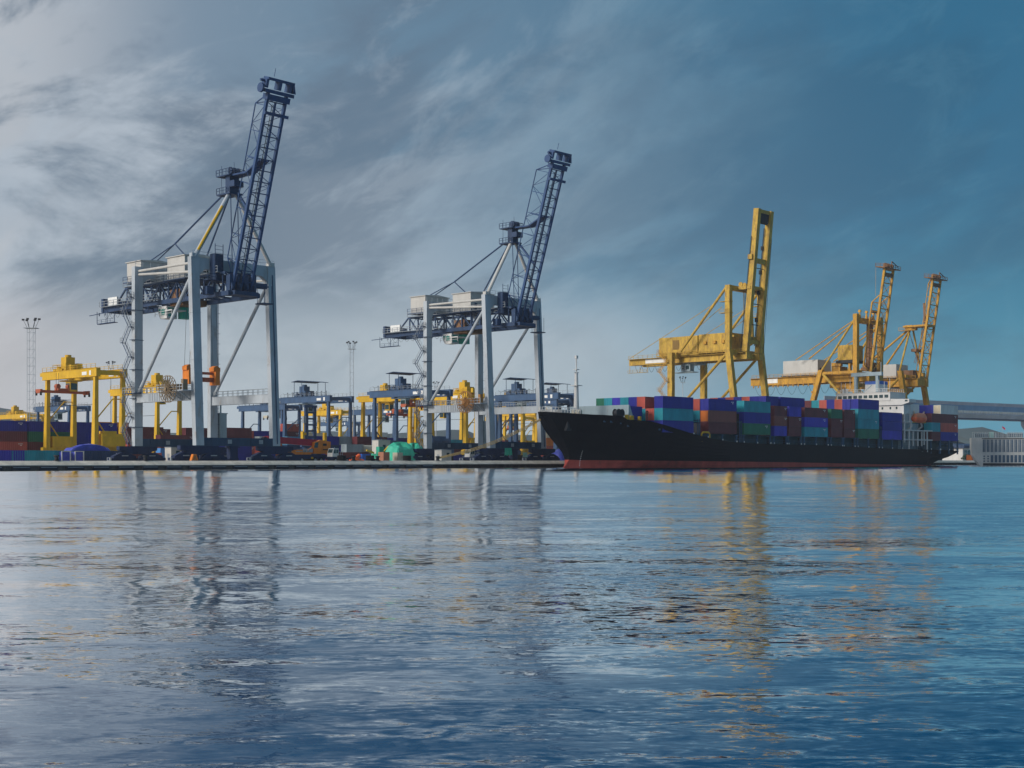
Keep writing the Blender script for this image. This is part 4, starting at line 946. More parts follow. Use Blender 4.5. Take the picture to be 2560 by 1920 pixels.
    for y in (7.4, 6.0): h.tube((148.6, y, 22.2), (148.6, y, 23.6), 0.35, 8)
    P(h, 'monkey_island_rail', M_WHITE, br)
    g = MB()                                                              # goal-post radar mast
    for y in (-3.8, 3.4): g.box(149.4, 150.3, y, y+0.8, 22.2, 27.6)
    g.box(149.3, 150.4, -5.0, 5.2, 27.4, 28.5); g.beam((149.8, -1.5, 28.5), (149.8, 1.6, 28.9), 0.3); g.beam((149.8, -4.6, 28.4), (149.8, -4.6, 31.5), 0.15)
    g.beam((149.8, 1.2, 22.4), (149.8, -1.6, 24.6), 0.2)
    P(g, 'radar_mast', M_SHIPGREY)
    g = MB(); g.box(153, 158.2, -2.4, 2.4, 22.2, 25.0); fn = P(g, 'funnel', M_WHITE)
    h = MB(); h.box(152.95, 158.25, -2.45, 2.45, 25.0, 26.0); P(h, 'blue_band', M_FUNB, fn)
    h = MB()
    for k in range(4): h.tube((154+k*0.9, -0.8+0.5*k, 26), (154+k*0.9, -0.8+0.5*k, 28.6), 0.22, 8)
    P(h, 'exhaust_pipe', M_RAIL, fn)
    # open side decks aft of the bays: white decks and pillars
    g = MB()
    for z in (7.75, 10.55): g.box(147.6, 166.4, -13.15, -8.4, z, z+0.32)
    g.box(147.6, 153.6, -13.1, -8.4, 13.1, 13.4); g.box(147.6, 149.6, -13.1, -8.4, 15.4, 15.7)
    dk = P(g, 'side_deck', M_WHITE)
    h = MB()
    for x, za, zb in ((151.2, 4.2, 10.6), (153.8, 6, 10.6), (156.8, 6, 10.6), (159.4, 6, 10.6), (161.0, 6.4, 10.6), (163.0, 4.2, 10.6), (152.2, 10.8, 13.2), (148.2, 7, 15.6), (151.8, 13.4, 18.2)):
        h.box(x, x+0.36, -13.1, -12.75, za, zb)
    for x in (152.6, 153.5, 156.6, 159, 160): h.tube((x, -12.9, 4.3), (x, -12.9, 5.0), 0.22, 6)
    P(h, 'pillar', M_WHITE, dk)
    g = MB(); g.box(150, 166.0, -8.7, 9.0, 5, 13.0); g.box(158.0, 163.0, -8.2, 8.6, 13.0, 16.2); g.box(152, 152.9, -8.8, -8.71, 8.2, 10.2); g.box(155, 158.5, -10.4, -8.5, 8.1, 9.8); P(g, 'casing', M_SHIPGREY)
    g = MB(); g.box(166.2, 171.5, -9.6, 9.0, 5, 13.2); P(g, 'stern_gap_filler', M_DECKG)  # added dark box that closes the bright see-through gap near the lifeboat
    g = MB()                                                              # lifeboat davits
    for x in (154.0, 160.6): g.beam((x, -11.0, 10.8), (x, -12.6, 12.0), 0.4); g.beam((x, -12.6, 12.0), (x, -11.8, 14.0), 0.4); g.beam((x, -11.8, 14.0), (x, -13.2, 16.4), 0.4)
    P(g, 'davit', M_WHITE)
    # stern fittings
    g = MB(); g.rail([(x, -half_b(x, 4.6), 4.7) for x in (170, 176, 182, 187, 191)], 1.0, 0.04, 1.5)
    for x in (175, 178.5): g.box(x-1.2, x+1.2, -12.2, -11.2, 6.6, 6.9); g.beam((x, -11.7, 4.2), (x, -11.7, 6.8), 0.3)
    g.box(171, 186, -12.4, 12.4, 7.3, 7.5); P(g, 'stern_fitting', M_POST)
    g = MB(); g.prism([(0.25, 3.6), (0.25, 12.6)], 'x', 0, 0.1) if False else g.box(186.4, 190, -9, 9, 4.0, 6.2); P(g, 'stern_house', M_HULL)
    return r
ship()
# lifeboat hanging in its davits
r = thing('lifeboat', 'orange enclosed lifeboat hanging in white davits on the ship side', 'lifeboat', W(ST+157.4, SV-13.2, 13.0))
g = MB(); st = [(-4.2, 0.3, 0.9, 1.6), (-3.6, 0.9, 0.25, 1.6), (-2, 1.25, 0.0, 1.6), (1.5, 1.3, 0.0, 1.6), (3.2, 1.0, 0.2, 1.6), (4.2, 0.25, 1.0, 1.7)]
def shell(st, up):
    g = MB(); m = 9; vs = []; fs = []
    for x, b, z0, z1 in st:
        for j in range(m):
            a = math.pi*j/(m-1); vs.append((x, -b*math.cos(a), (z1+(z0-z1)*math.sin(a)**0.8) if not up else (z0+(z1-z0)*math.sin(a)**0.7)))
    for i in range(len(st)-1):
        for j in range(m-1): q = (i*m+j, (i+1)*m+j, (i+1)*m+j+1, i*m+j+1); fs.append(q[::-1] if not up else q)
    g.add(vs, fs); g.add(vs[:m], [tuple(range(m))]); g.add(vs[-m:], [tuple(range(m))[::-1]]); return g
shell(st, False).build('hull', M_LIFE, r, smooth=False)
shell([(-4.0, 0.35, 1.6, 1.8), (-3.2, 1.0, 1.6, 2.7), (-1, 1.22, 1.6, 3.0), (2.2, 1.2, 1.6, 3.0), (3.4, 0.8, 1.6, 2.5), (4.1, 0.3, 1.65, 1.9)], True).build('canopy', paint('lifeboat_canopy', (0.72, 0.22, 0.10), 0.45), r)
g = MB(); g.box(-4.3, 4.3, -0.05, 0.05, 0.0, 0.3); g.tube((-3.4, 0, 2.6), (-3.4, 0, 3.6), 0.12, 6); g.tube((3.2, 0, 2.5), (3.2, 0, 3.6), 0.12, 6); g.build('lifting_hook', M_RTG, r)

# ship cargo -----------------------------------------------------------
def tier_z(t, k):
    z0, h = (8.25, 2.82) if t < 150 else (8.05, 2.60) if t < 196 else (7.85, 2.80) if t < 211 else (7.75, 2.66) if t < 230 else (7.75, 2.80)
    return z0+k*h
TIER = ['bottom', 'second', 'third', 'top']
NEAR = SV-12.95
random.seed(11)
near_bays = [  # t, length, colours bottom to top, place words
    (105.9, 12.19, ['blue', 'teal', 'blue'], 'foremost stack on the ship side', 0),
    (124.3, 12.19, ['maroon', 'brown', 'blue'], 'ship side stack with the orange-ended box', 1),
    (139.9, 12.19, ['green', 'blue', 'teal'], 'ship side stack topped by a teal box', 0),
    (154.0, 6.06, ['violet blue', 'brown', 'maroon'], 'short ship side stack on a violet box', 0),
    (161.1, 6.06, ['maroon', 'maroon', 'violet blue'], 'short ship side stack topped by a violet box', 0),
    (168.9, 12.19, ['teal', 'violet blue', 'maroon'], 'ship side stack with violet between maroon and teal', 0),
    (183.0, 6.06, ['maroon', 'maroon', 'green'], 'short ship side stack topped by a green box', 0),
    (190.0, 6.06, ['maroon', 'maroon', 'maroon'], 'short all-maroon ship side stack', 0),
    (197.9, 12.19, ['green', 'teal', 'teal', 'blue'], 'four-high ship side stack before the bridge', 0),
    (212.2, 12.19, ['violet blue', 'blue', 'blue'], 'all-blue ship side stack under the bridge wing', 0),
    (243.6, 6.06, ['maroon', 'teal', 'maroon'], 'short stack beside the lifeboat', 0),
    (250.0, 12.19, ['blue', 'red', 'maroon', 'white'], 'rearmost stack at the ship stern', 0)]
ORD = ['bottom', 'second', 'third', 'fourth', 'fifth']
for t, L, cols, where, sp in near_bays:
    for k, c in enumerate(cols):
        lev = 'top' if k == len(cols)-1 else ORD[k]
        container(t, NEAR, tier_z(t, k), L, c, f'{c} container, {lev} of the {where}', 'containers stacked on the ship',
                  True, 'door' if random.random() < 0.4 else 'end', 'orange' if (sp and k == 1) else ('cream' if c == 'white' else None), marks=random.random() < 0.5)
# inner rows whose ends show above or between the outer stacks
def ship_row(t, L, k, v0, cols, where, low=True):
    for i, c in enumerate(cols):
        if c is None: continue
        for kk in ((k-1, k) if low else (k,)):
            cc = c if kk == k else ['blue', 'maroon', 'teal'][(i+k) % 3]
            n = ['nearest', 'second nearest', 'third', 'fourth', 'fifth', 'sixth', 'seventh', 'eighth', 'ninth'][i]
            container(t, v0+i*2.5, tier_z(t, kk), L, cc, f'{cc} container, {n} inboard, {TIER[kk]} tier, {where}', 'containers stacked on the ship', True, 'door' if (i+kk) % 3 == 0 else 'end')
ship_row(105.9, 12.19, 2, NEAR+5.05, ['red', 'blue', 'teal', 'violet blue', 'teal', 'green'], 'behind the breakwater')
container(105.9, NEAR+2.5, tier_z(105.9, 1), 6.06, 'red', 'short red container in the gap behind the foremost ship side stack', 'containers stacked on the ship', True, 'door')
container(105.9, NEAR+2.5, tier_z(105.9, 0), 12.19, 'blue', 'blue container low in the gap behind the foremost ship side stack', 'containers stacked on the ship', True, 'door')
ship_row(124.3, 12.19, 2, NEAR+2.55, ['red', 'blue'], 'behind the orange-ended stack')
ship_row(154.0, 6.06, 3, NEAR+2.55, ['blue', 'blue', 'red', 'blue', 'red', 'blue', 'red'], 'bay amidships')
ship_row(161.1, 12.19, 3, NEAR+2.55, ['blue', 'blue'], 'bay before the maroon-topped stack', False)
ship_row(183.0, 6.06, 2, NEAR+2.55, ['orange', 'teal', 'orange'], 'behind the green-topped stack', False)
ship_row(197.9, 12.19, 3, NEAR+2.55, ['blue', 'red', 'blue', 'red', 'teal', 'maroon'], 'bay before the bridge')
ship_row(250.0, 12.19, 3, NEAR+2.55, ['blue', 'blue', 'blue'], 'stern bay')

# ------------------------------------------------------------------ rubber-tyred gantry cranes
def rtg(name_lab, t, v, H, span, wb, mat, cab, group, detail=True, signs=True):
    """origin under the waterside leg of the first frame; x along the quay, y landward"""
    r = thing('yard_gantry_crane', name_lab, 'gantry crane', W(t, v, DECK), QA, group)
    ww = 1.08 if mat is M_RTG else 0.95
    for x in (0, wb):
        for y in (0, span):
            g = MB(); s = 0.28; b = 0.25
            g.hexa([(x-s-ww/2, y-ww/2-b, 3.0), (x-s+ww/2, y-ww/2-b, 3.0), (x-s+ww/2, y+ww/2+b, 3.0), (x-s-ww/2, y+ww/2+b, 3.0)],
                   [(x-ww*0.42, y-ww*0.42, H-2.0), (x+ww*0.42, y-ww*0.42, H-2.0), (x+ww*0.42, y+ww*0.42, H-2.0), (x-ww*0.42, y+ww*0.42, H-2.0)])
            g.build('leg', mat, r)
        g = MB(); g.box(x-0.55, x+0.55, -1.2, span+1.8, H-1.9, H); g.box(x-0.7, x+0.7, -1.2, span+1.8, H, H+0.08); g.box(x-0.7, x+0.7, -1.2, span+1.8, H-1.98, H-1.9)
        g.box(x-0.5, x+0.5, span+1.8, span+3.0, H-1.0, H-0.1)
        gd = g.build('girder', mat, r)
        h = MB(); h.rail([(x-0.65, -1, H+0.08), (x-0.65, span+1.5, H+0.08)], 1.0, 0.04, 2.2); h.build('handrail', M_RAIL if mat is M_RTGB else mat, gd)
        if signs:
            h = MB(); h.box(x-0.63, x-0.56, 3.2, 5.4, H-1.5, H-0.7); h.box(x-0.63, x-0.56, 1.2, 2.0, H-1.6, H-0.5); h.build('sign_panel', M_SIGN, gd)
    for y in (0, span):
        g = MB(); g.box(-1.6, wb+1.6, y-0.6, y+0.6, 2.4, 3.8); sb = g.build('sill_beam', mat, r)
        for x in (-0.9, 0.9, wb-0.9, wb+0.9):
            h = MB(); h.tube((x, y-0.35, 0.75), (x, y+0.35, 0.75), 0.75, 14); h.box(x-0.5, x+0.5, y-0.5, y+0.5, 1.2, 2.45); h.build('wheel', M_RUBBER, sb)
        g = MB(); g.box(0.5, wb-0.5, y-0.5, y+0.5, H-1.5, H-0.4); g.build('end_tie', mat, r)
        h = MB(); m = (0.1, y, H*0.46); h.tube(m, (wb*0.62, y, H*0.68), 0.16, 6); h.tube((wb*0.62, y, H*0.68), (wb-0.3, y, H*0.68), 0.16, 6); h.tube(m, (wb*0.7, y, 3.4), 0.16, 6)
        h.build('leg_brace', mat, r)
    g = MB(); g.box(0.9, wb-0.9, -1.3, 1.2, 3.81, 6.9); g.box(1.4, wb-2.2, -1.0, 1.0, 6.9, 7.6); g.box(1.2, 2.6, -1.5, -0.7, 1.6, 2.9); g.box(4.0, 5.4, -1.5, -0.7, 1.8, 3.0); eb = g.build('power_house', mat, r)
    h = MB(); h.box(1.2, wb/2-0.2, -1.37, -1.31, 4.2, 6.3); h.box(wb/2+0.2, wb-1.2, -1.37, -1.31, 4.2, 6.3); h.build('louvre', M_RTG if mat is M_RTG else M_NAVY, eb)
    g = MB(); g.box(0.9, wb-0.9, span-0.9, span+0.9, 3.81, 6.6); g.build('control_house', mat, r)
    yc = cab
    g = MB(); g.box(-0.5, wb+0.5, yc-2.2, yc+2.2, H+0.15, H+0.6); g.box(1.2, 3.6, yc-1.2, yc+1.3, H+0.6, H+3.6); g.tube((2.4, yc, H+3.6), (2.4, yc, H+4.2), 0.8, 12); g.box(4.6, 6.0, yc-0.6, yc+1.1, H+0.6, H+2.2); g.box(-0.2, 0.9, yc-3.6, yc-2.6, H+0.1, H+1.9); g.box(-0.2, 0.8, yc-6.2, yc-5.3, H+0.1, H+1.4); g.tube((1, yc+2.6, H+0.8), (5.4, yc+2.6, H+0.8), 0.6, 12)
    g.box(0.4, 1.0, yc-2.0, yc-0.6, H+0.6, H+1.5); g.rail([(-0.5, yc-2.2, H+0.6), (-0.5, yc+2.2, H+0.6), (wb+0.5, yc+2.2, H+0.6)], 1.0, 0.05)
    tr = g.build('trolley', mat, r)
    if mat is M_RTGB:
        h = MB() if detail and H < 21.7 else None
        if h is None: h = MB(); h.box(0, wb, yc-2.4, yc+2.4, H+2.4, H+2.5)
        else: h.prism([(yc-3.4, H+5.0), (yc, H+5.4), (yc+3.4, H+5.0), (yc+3.4, H+5.15), (yc, H+5.55), (yc-3.4, H+5.15)], 'x', -0.6, wb+0.6)
        for x in (-0.4, wb+0.4):
            for y in (yc-2, yc+2): h.beam((x, y, H+0.4), (x, y, H+(5.2 if detail and H < 21.7 else 2.4)), 0.12)
        h.build('canopy', M_NAVY, tr)
        h = MB()
        for k in range(9): h.beam((-0.9, k*span/9, H), (-0.9, k*span/9, H+1.6), 0.1); h.path([(-0.9, (k+j/4)*span/9, H+1.5-0.6*math.sin(math.pi*j/4)) for j in range(5)], 0.04, 4)
        h.build('festoon_cable', M_CABLE, tr)
    g = MB(); g.box(1.0, 3.0, yc-3.6, yc-1.4, H-5.0, H-2.6); g.box(0.6, 4.2, yc-3.8, yc+1.0, H-2.5, H-2.2); cb = g.build('operator_cab', M_SHIPGREY if mat is not M_RTG else mat, r)
    h = MB(); h.box(0.92, 0.99, yc-3.4, yc-1.6, H-4.6, H-3.0); h.box(1.2, 2.8, yc-3.68, yc-3.61, H-4.6, H-3.0); h.build('window', M_GLASS, cb)
    if detail:
        h = MB()
        for z in (H*0.62,): h.tube((0, 0, z), (0, span, z), 0.06, 5)
        h.build('stay_cable', M_CABLE, r)
    return r
def spreader(lab, loc, mat, L=12.1, group=None, rz=QA, block=True):
    r = thing('spreader', lab, 'spreader', loc, rz, group)
    g = MB(); g.box(-L/2, L/2, -0.45, 0.45, 0, 0.65)
    for s in (-1, 1): g.box(s*L/2-0.3, s*L/2+0.3, -1.2, 1.2, -0.15, 0.8)
    g.build('beam', mat, r)
    for s in (-1, 1):
        for y in (-1.1, 1.1): h = MB(); h.box(s*L/2-0.2+s*0.12, s*L/2+0.2+s*0.12, y-0.15, y+0.15, -0.7, 0.2); h.build('corner_flipper', M_DARK, r)
    if block:
        g = MB(); g.box(-1.8, 1.8, -0.9, 0.9, 0.7, 1.2)
        for x in (-1.5, 1.5): g.tube((x, -0.6, 1.7), (x, 0.6, 1.7), 0.6, 10); g.box(x-0.5, x+0.5, -0.3, 0.3, 0.7, 2.0)
        g.build('head_block', mat, r)
        h = MB()
        for x in (-1.5, 1.5):
            for y in (-0.6, 0.6): h.tube((x, y, 1.7), (x, y, 5.0), 0.05, 4)
        h.build('hoist_rope', M_CABLE, r)
    return r
YG, BG = 'yellow yard gantry cranes', 'blue yard gantry cranes'
rtg('nearest yellow yard gantry crane, left of the striped quay crane', 20.9, 73, 22.6, 23.2, 7.2, M_RTG, 17.5, YG)
spreader('long brick-red spreader held under the nearest yellow yard gantry crane', W(20.6, 88, 18.2), M_SPR, 12.6)
rtg('yellow yard gantry crane partly hidden behind the striped quay crane stairway leg', 67.3, 120, 21.8, 23.2, 7.4, M_RTG, 4.0, YG)
rtg('faint yellow yard gantry crane at the far left edge', 140.3, 340, 21.0, 26, 7.4, M_RTG, 16, YG, False)
rtg('blue yard gantry crane seen through the nearest yellow gantry legs', 100, 230, 20.5, 23, 7.4, M_RTGB, 14, BG, False)
rtg('blue yard gantry crane framed between the striped crane rear legs', 140, 157, 20.0, 23, 7.4, M_RTGB, 10, BG, False)
rtg('blue yard gantry crane with roofed trolley beside the dark lattice mast', 132.4, 122.5, 21.6, 23, 9.2, M_RTGB, 15.5, BG)
rtg('yellow yard gantry crane left of the second quay crane with white sign', 149.6, 102, 22.0, 23.4, 7.6, M_RTG, 15, YG)
rtg('blue yard gantry crane in front of the second quay crane rear leg', 122.5, 65.5, 21.4, 23, 8.8, M_RTGB, 14, BG)
rtg('yellow yard gantry crane between the legs of the second quay crane', 151, 78, 21.6, 23, 7.4, M_RTG, 3, YG)
rtg('yellow yard gantry crane just left of the black ship bow', 208.4, 106.4, 21.6, 23, 7.4, M_RTG, 9, YG)
rtg('small distant yellow gantry crane under the second quay crane portal beam', 311.6, 201, 21, 23, 7.4, M_RTG, 12, YG, False)
rtg('blue yard gantry crane with festoon cables behind the ship foremast', 195, 80, 21.4, 27, 7.6, M_RTGB, 3, BG)
rtg('pale far blue gantry crane behind the tank container', 291, 302, 20, 23, 7.4, M_RTGB, 12, BG, False)
rtg('blue gantry crane behind the second yellow gantry left of the second quay crane', 193, 158, 20, 23, 7.4, M_RTGB, 10, BG, False)
rtg('blue gantry crane standing behind the second quay crane cable reel', 167.6, 55, 21.5, 24, 7.6, M_RTGB, 19, BG)
rtg('yellow yard gantry crane far behind the second quay crane stairway leg', 196.4, 125.5, 21, 23, 7.4, M_RTG, 14, YG, False)
rtg('distant yellow gantry crane seen between the second crane middle legs', 262.0, 143, 21, 23, 7.4, M_RTG, 8, YG, False)
rtg('distant yellow gantry crane behind the dark lattice mast', 205, 204, 21, 23, 7.4, M_RTG, 12, YG, False)
# spreaders hanging elsewhere
r = thing('spreader', 'orange twin-headed spreader hanging inside the striped quay crane legs', 'spreader', W(9.6, 12.5, 17.6), QA)
for x in (-3.0, 3.4):
    g = MB(); g.box(x-0.5, x+0.5, -1.1, 1.1, -0.6, 2.2); g.box(x-0.8, x+0.8, -0.8, 0.8, 2.2, 3.0); g.tube((x, -0.7, 2.6), (x, 0.7, 2.6), 0.75, 12)
    g.build('head_block', M_ORANGE, r)
g = MB(); g.box(-2.5, 2.9, -0.4, 0.4, 0.0, 0.9); g.box(-2.5, 2.9, -0.3, 0.3, 1.5, 2.0); g.build('beam', M_SPR, r)
g = MB()
for x in (-3.2, 3.6): 
    for y in (-0.9, 0.9): g.tube((x, y, 2.8), (x+(0.5 if x < 0 else -0.5), y, 15.2), 0.04, 4)
g.build('hoist_rope', M_CABLE, r)
spreader('tan spreader under the blue gantry between the striped crane rear legs', W(143.7, 166, 16.6), M_TANK, 8.0)
spreader('brick-red spreader under the yellow gantry left of the second quay crane', W(153, 112, 16.4), M_SPR, 7.5)
spreader('brick-red spreader under the blue gantry in front of the second crane', W(127, 76, 17.6), M_SPR, 8.0)
spreader('small red spreader under the distant yellow gantry', W(315, 212, 15.8), M_SPR, 8.0)

# ------------------------------------------------------------------ yard containers
random.seed(21)
STACKS = [
    (-26.1, 40, 12.19, ['violet blue'], 'at the left edge of the quay'),
    (-16.6, 40, 12.19, ['teal'], 'alone on the quay at the far left'),
    (-2.9, 40, 12.19, ['dark blue'], 'on the quay below the nearest yellow gantry'),
    (5.2, 100, 12.19, ['maroon', 'red', 'maroon', 'blue'], 'of the yard stack at the left edge'),
    (19.4, 112, 6.06, ['red', 'white', 'maroon', 'maroon'], 'of the stack behind the far left mast'),
    (19.2, 106, 6.06, ['white', 'pale blue', 'grey'], 'of the pale stack by the far left mast'),
    (17.8, 100, 12.19, ['red', 'maroon', 'green', 'blue'], 'of the stack left of the nearest yellow gantry'),
    (33.4, 118, 6.06, ['white', 'pale blue', 'cream'], 'of the stack between the nearest yellow gantry legs'),
    (30.4, 100, 12.19, ['maroon', 'blue', 'blue', 'blue'], 'of the blue stack behind the nearest yellow gantry'),
    (56.8, 135, 6.06, ['maroon', 'maroon', 'maroon', 'dark blue'], 'of the stack behind the nearest gantry right legs'),
    (63.3, 135, 12.19, ['maroon', 'red', 'maroon', 'maroon'], 'of the stack left of the stairway leg'),
    (63.5, 130, 12.19, ['maroon', 'red', 'maroon', 'maroon'], 'of the stack right of the stairway leg'),
    (64.8, 114.5, 12.19, ['maroon', 'maroon', 'maroon'], 'of the stack under the striped crane cable reel'),
    (50.9, 88, 6.06, ['maroon', 'blue'], 'of the short stack under the cable reel platform'),
    (83.3, 130, 12.19, ['maroon', 'maroon', 'maroon', 'maroon'], 'of the stack behind the striped crane middle legs'),
    (88.1, 120, 12.19, ['blue', 'blue', 'maroon', 'maroon'], 'of the stack right of the striped crane rear leg'),
    (116.9, 150, 6.06, ['maroon', 'red', 'maroon', 'red'], 'of the narrow stack between the striped crane rear legs'),
    (123.2, 150, 12.19, ['orange', 'red', 'orange', 'blue'], 'of the long stack left of the waterside leg'),
    (99.4, 115, 6.06, ['blue', 'red', 'white'], 'of the short white-topped stack left of the waterside leg'),
    (135.6, 150, 6.06, ['maroon', 'red', 'brown', 'maroon', 'red'], 'of the five-high stack right of the striped crane'),
    (106.1, 110, 12.19, ['blue', 'dark blue', 'pale blue'], 'of the stack behind the crimson telescopic boom'),
    (104.3, 98, 12.19, ['blue', 'dark blue', 'blue'], 'of the stack under the dark lattice mast'),
    (116.7, 98, 6.06, ['blue', 'blue', 'grey'], 'of the stack beside the tank container'),
    (104.3, 80, 6.06, ['maroon', 'grey'], 'of the low stack above the orange floats'),
    (121.1, 95, 12.19, ['maroon', 'dark blue', 'maroon'], 'of the stack left of the second quay crane'),
    (101.7, 62, 6.06, ['dark blue', 'maroon'], 'of the low stack by the green excavator'),
    (68.4, 43, 12.19, ['maroon'], 'alone on the quay beyond the mobile crane'),
    (196.2, 110, 12.19, ['maroon', 'blue'], 'of the low stack between the second crane legs'),
    (206.3, 113, 12.19, ['maroon', 'maroon', 'maroon'], 'of the tall stack between the second crane legs'),
    (215.1, 110, 12.19, ['red', 'blue'], 'of the stack left of the second crane waterside leg'),
    (170.6, 82, 6.06, ['maroon', 'pale blue'], 'of the stack behind the white-cabbed tractor'),
    (179.8, 70, 6.06, ['red', 'red', 'orange', 'cream'], 'of the tall stack left of the ship bow'),
    (187.9, 74, 6.06, ['orange', 'red', 'pale blue'], 'of the stack half behind the ship bow'),
    (196.2, 75, 6.06, ['maroon', 'red', 'maroon'], 'of the stack peeping out at the ship stem'),
    (142.0, 106, 12.19, ['blue', 'maroon', 'blue'], 'of the stack behind the green tarpaulin heaps'),
    (158.4, 106, 12.19, ['maroon', 'blue', 'dark blue'], 'of the stack behind the second crane stairway leg'),
    (155.3, 140, 12.19, ['maroon', 'white', 'blue'], 'of the rear stack by the second yellow gantry'),
    (155.7, 165, 12.19, ['maroon', 'cream', 'blue', 'cream'], 'of the far stack behind the dark lattice mast'),
    (171.0, 118, 12.19, ['maroon', 'teal', 'red'], 'of the red-topped stack behind the second crane middle legs'),
    (184.0, 118, 12.19, ['blue', 'maroon', 'teal'], 'of the teal-topped stack behind the second crane middle legs'),
    (172.0, 96, 6.06, ['maroon', 'orange', 'white'], 'of the narrow white-topped stack behind the second crane portal'),
    (66.0, 176, 12.19, ['maroon', 'blue', 'red', 'teal'], 'of the teal-topped stack behind the nearest yellow gantry'),
    (79.5, 176, 12.19, ['red', 'maroon', 'blue', 'pale blue', 'orange'], 'of the five-high stack behind the nearest gantry'),
    (99.0, 136, 12.19, ['maroon', 'blue', 'red', 'red'], 'of the red-topped stack behind the striped crane rear leg'),
    (-2.0, 118, 12.19, ['maroon', 'blue', 'maroon', 'teal'], 'of the teal-topped stack at the left edge'),
    (45.5, 118, 6.06, ['red', 'teal', 'maroon', 'red'], 'of the narrow red-topped stack behind the nearest gantry'),
    (78.6, 150, 12.19, ['maroon', 'maroon', 'blue', 'maroon'], 'of the far stack behind the stairway leg'),
    (103.3, 150, 12.19, ['maroon', 'blue', 'maroon', 'white'], 'of the far stack between the striped crane legs')]
for t, v, L, cols, where in STACKS:
    for k, c in enumerate(cols):
        lev = '' if len(cols) == 1 else (', top ' if k == len(cols)-1 else f', {ORD[k]} from the ground ' if k else ', bottom ')
        lab = f'{c} container{lev}{where}' if lev else f'{c} container standing {where}'
        container(t, v, DECK+0.02+k*2.6, L, c, lab, 'containers stacked in the yard', True, 'door' if random.random() < 0.6 else 'end', None, random.random() < 0.4)
# flat racks with blue tarpaulined cargo
def tarp(name_lab, loc, pts, mat, seed, cat='tarpaulin', boxy=False):
    """a cloth draped over a heap: rings of an outline shrinking towards the top, creased"""
    rr = random.Random(seed); g = MB(); n = 28; prof = [(1.0, 0.0), (0.985, 0.25), (0.96, 0.55), (0.92, 0.80), (0.82, 0.95), (0.45, 1.0), (0.0, 1.0)] if boxy else [(1.0, 0.0), (0.97, 0.25), (0.9, 0.55), (0.74, 0.82), (0.45, 0.97), (0.0, 1.0)]
    L, D, H = pts; vs = []; fs = []
    ph = [rr.random()*6.28 for _ in range(4)]
    for s, h in prof:
        for i in range(n):
            a = 2*math.pi*i/n; e = 0.55
            cx = math.copysign(abs(math.cos(a))**e, math.cos(a)); cy = math.copysign(abs(math.sin(a))**e, math.sin(a))
            w = 1+0.07*math.sin(5*a+ph[0])+0.05*math.sin(9*a+ph[1])*(1-h); hh = h*H*(1+0.10*math.sin(2*a+ph[2])+0.06*math.sin(4*a+ph[3]))
            vs.append((L/2*cx*s*w, D/2*cy*s*w, hh+rr.uniform(-0.05, 0.05)*(0 < h)))
    m = len(prof)
    for k in range(m-1):
        for i in range(n): fs.append((k*n+i, k*n+(i+1) % n, (k+1)*n+(i+1) % n, (k+1)*n+i))
    g.add(vs, fs); return single(g, 'tarpaulin', name_lab, cat, mat, loc)
for i, t in enumerate((-6.5, -3.5)):
    r = thing('flat_rack', ['white-framed flat rack at the teal container end', 'white-framed flat rack beside the dark blue container'][i], 'flat rack', W(t, 38.6, DECK+0.01), QA, 'flat racks with blue tarpaulins')
    g = MB()
    for x in (0, 1.9): g.box(x, x+0.18, 0, 0.18, 0, 2.5)
    for z in (0.2, 2.35): g.box(0.18, 1.9, 0, 0.18, z, z+0.16)
    g.build('end_frame', M_WHITE, r); g = MB(); g.box(0, 2.1, 0, 3.0, 0.01, 0.2); g.build('base', M_DARK, r)
    g = MB(); g.box(0.2, 1.88, 0.25, 2.9, 0.22, 2.3); g.build('wrapped_load', M_BLUET, r)
tarp('long blue tarpaulin laid over cargo behind the teal and dark blue containers', W(3.6, 46, DECK), (11, 4, 3.6), M_BLUET, 1, boxy=True)
tarp('blue tarpaulined heap on the quay behind the ship stem', W(122, 14, DECK), (6.0, 5, 3.2), M_BLUET, 2)
tarp('larger green tarpaulin heap beside the excavator', W(74.4, 24, DECK), (7.2, 5.5, 4.4), M_GREENT, 3)
tarp('smaller green tarpaulin heap by the second crane landside bogie', W(80.6, 26, DECK), (5.0, 5, 4.5), M_GREENT, 4)
def drape(lab, loc, w, h, mat, seed):
    g = MB(); n = 14; rows = 6; vs = []; rr = random.Random(seed)
    for k in range(rows):
        for i in range(n+1):
            f = k/(rows-1); vs.append(((i/n-0.5)*w*(1+0.15*f), -0.12-0.10*math.sin(i*1.9+k*0.3)*f-0.05*math.sin(i*0.9), -h*f*(1+0.10*math.sin(i*1.3+seed))))
    top = [((i/n-0.5)*w, 0.9, 0.02) for i in range(n+1)]
    g.add(vs, [(k*(n+1)+i, (k+1)*(n+1)+i, (k+1)*(n+1)+i+1, k*(n+1)+i+1) for k in range(rows-1) for i in range(n)])
    o = len(g.v); g.v += top; g.f += [(i, i+1, o+i+1, o+i) for i in range(n)]
    ob = single(g, 'tarpaulin', lab, 'tarpaulin', mat, loc); md = ob.modifiers.new('thick', 'SOLIDIFY'); md.thickness = 0.04; return ob
drape('green tarpaulin draped over the second crane waterside bogie', W(86.6, -0.35, 4.62), 2.3, 1.7, M_GREENT, 1)
drape('small pale green tarpaulin on the far waterside bogie of the second crane', W(92.4, -0.45, 3.6), 1.5, 1.1, paint('pale_green_tarpaulin', (0.30, 0.52, 0.42), 0.6), 2)

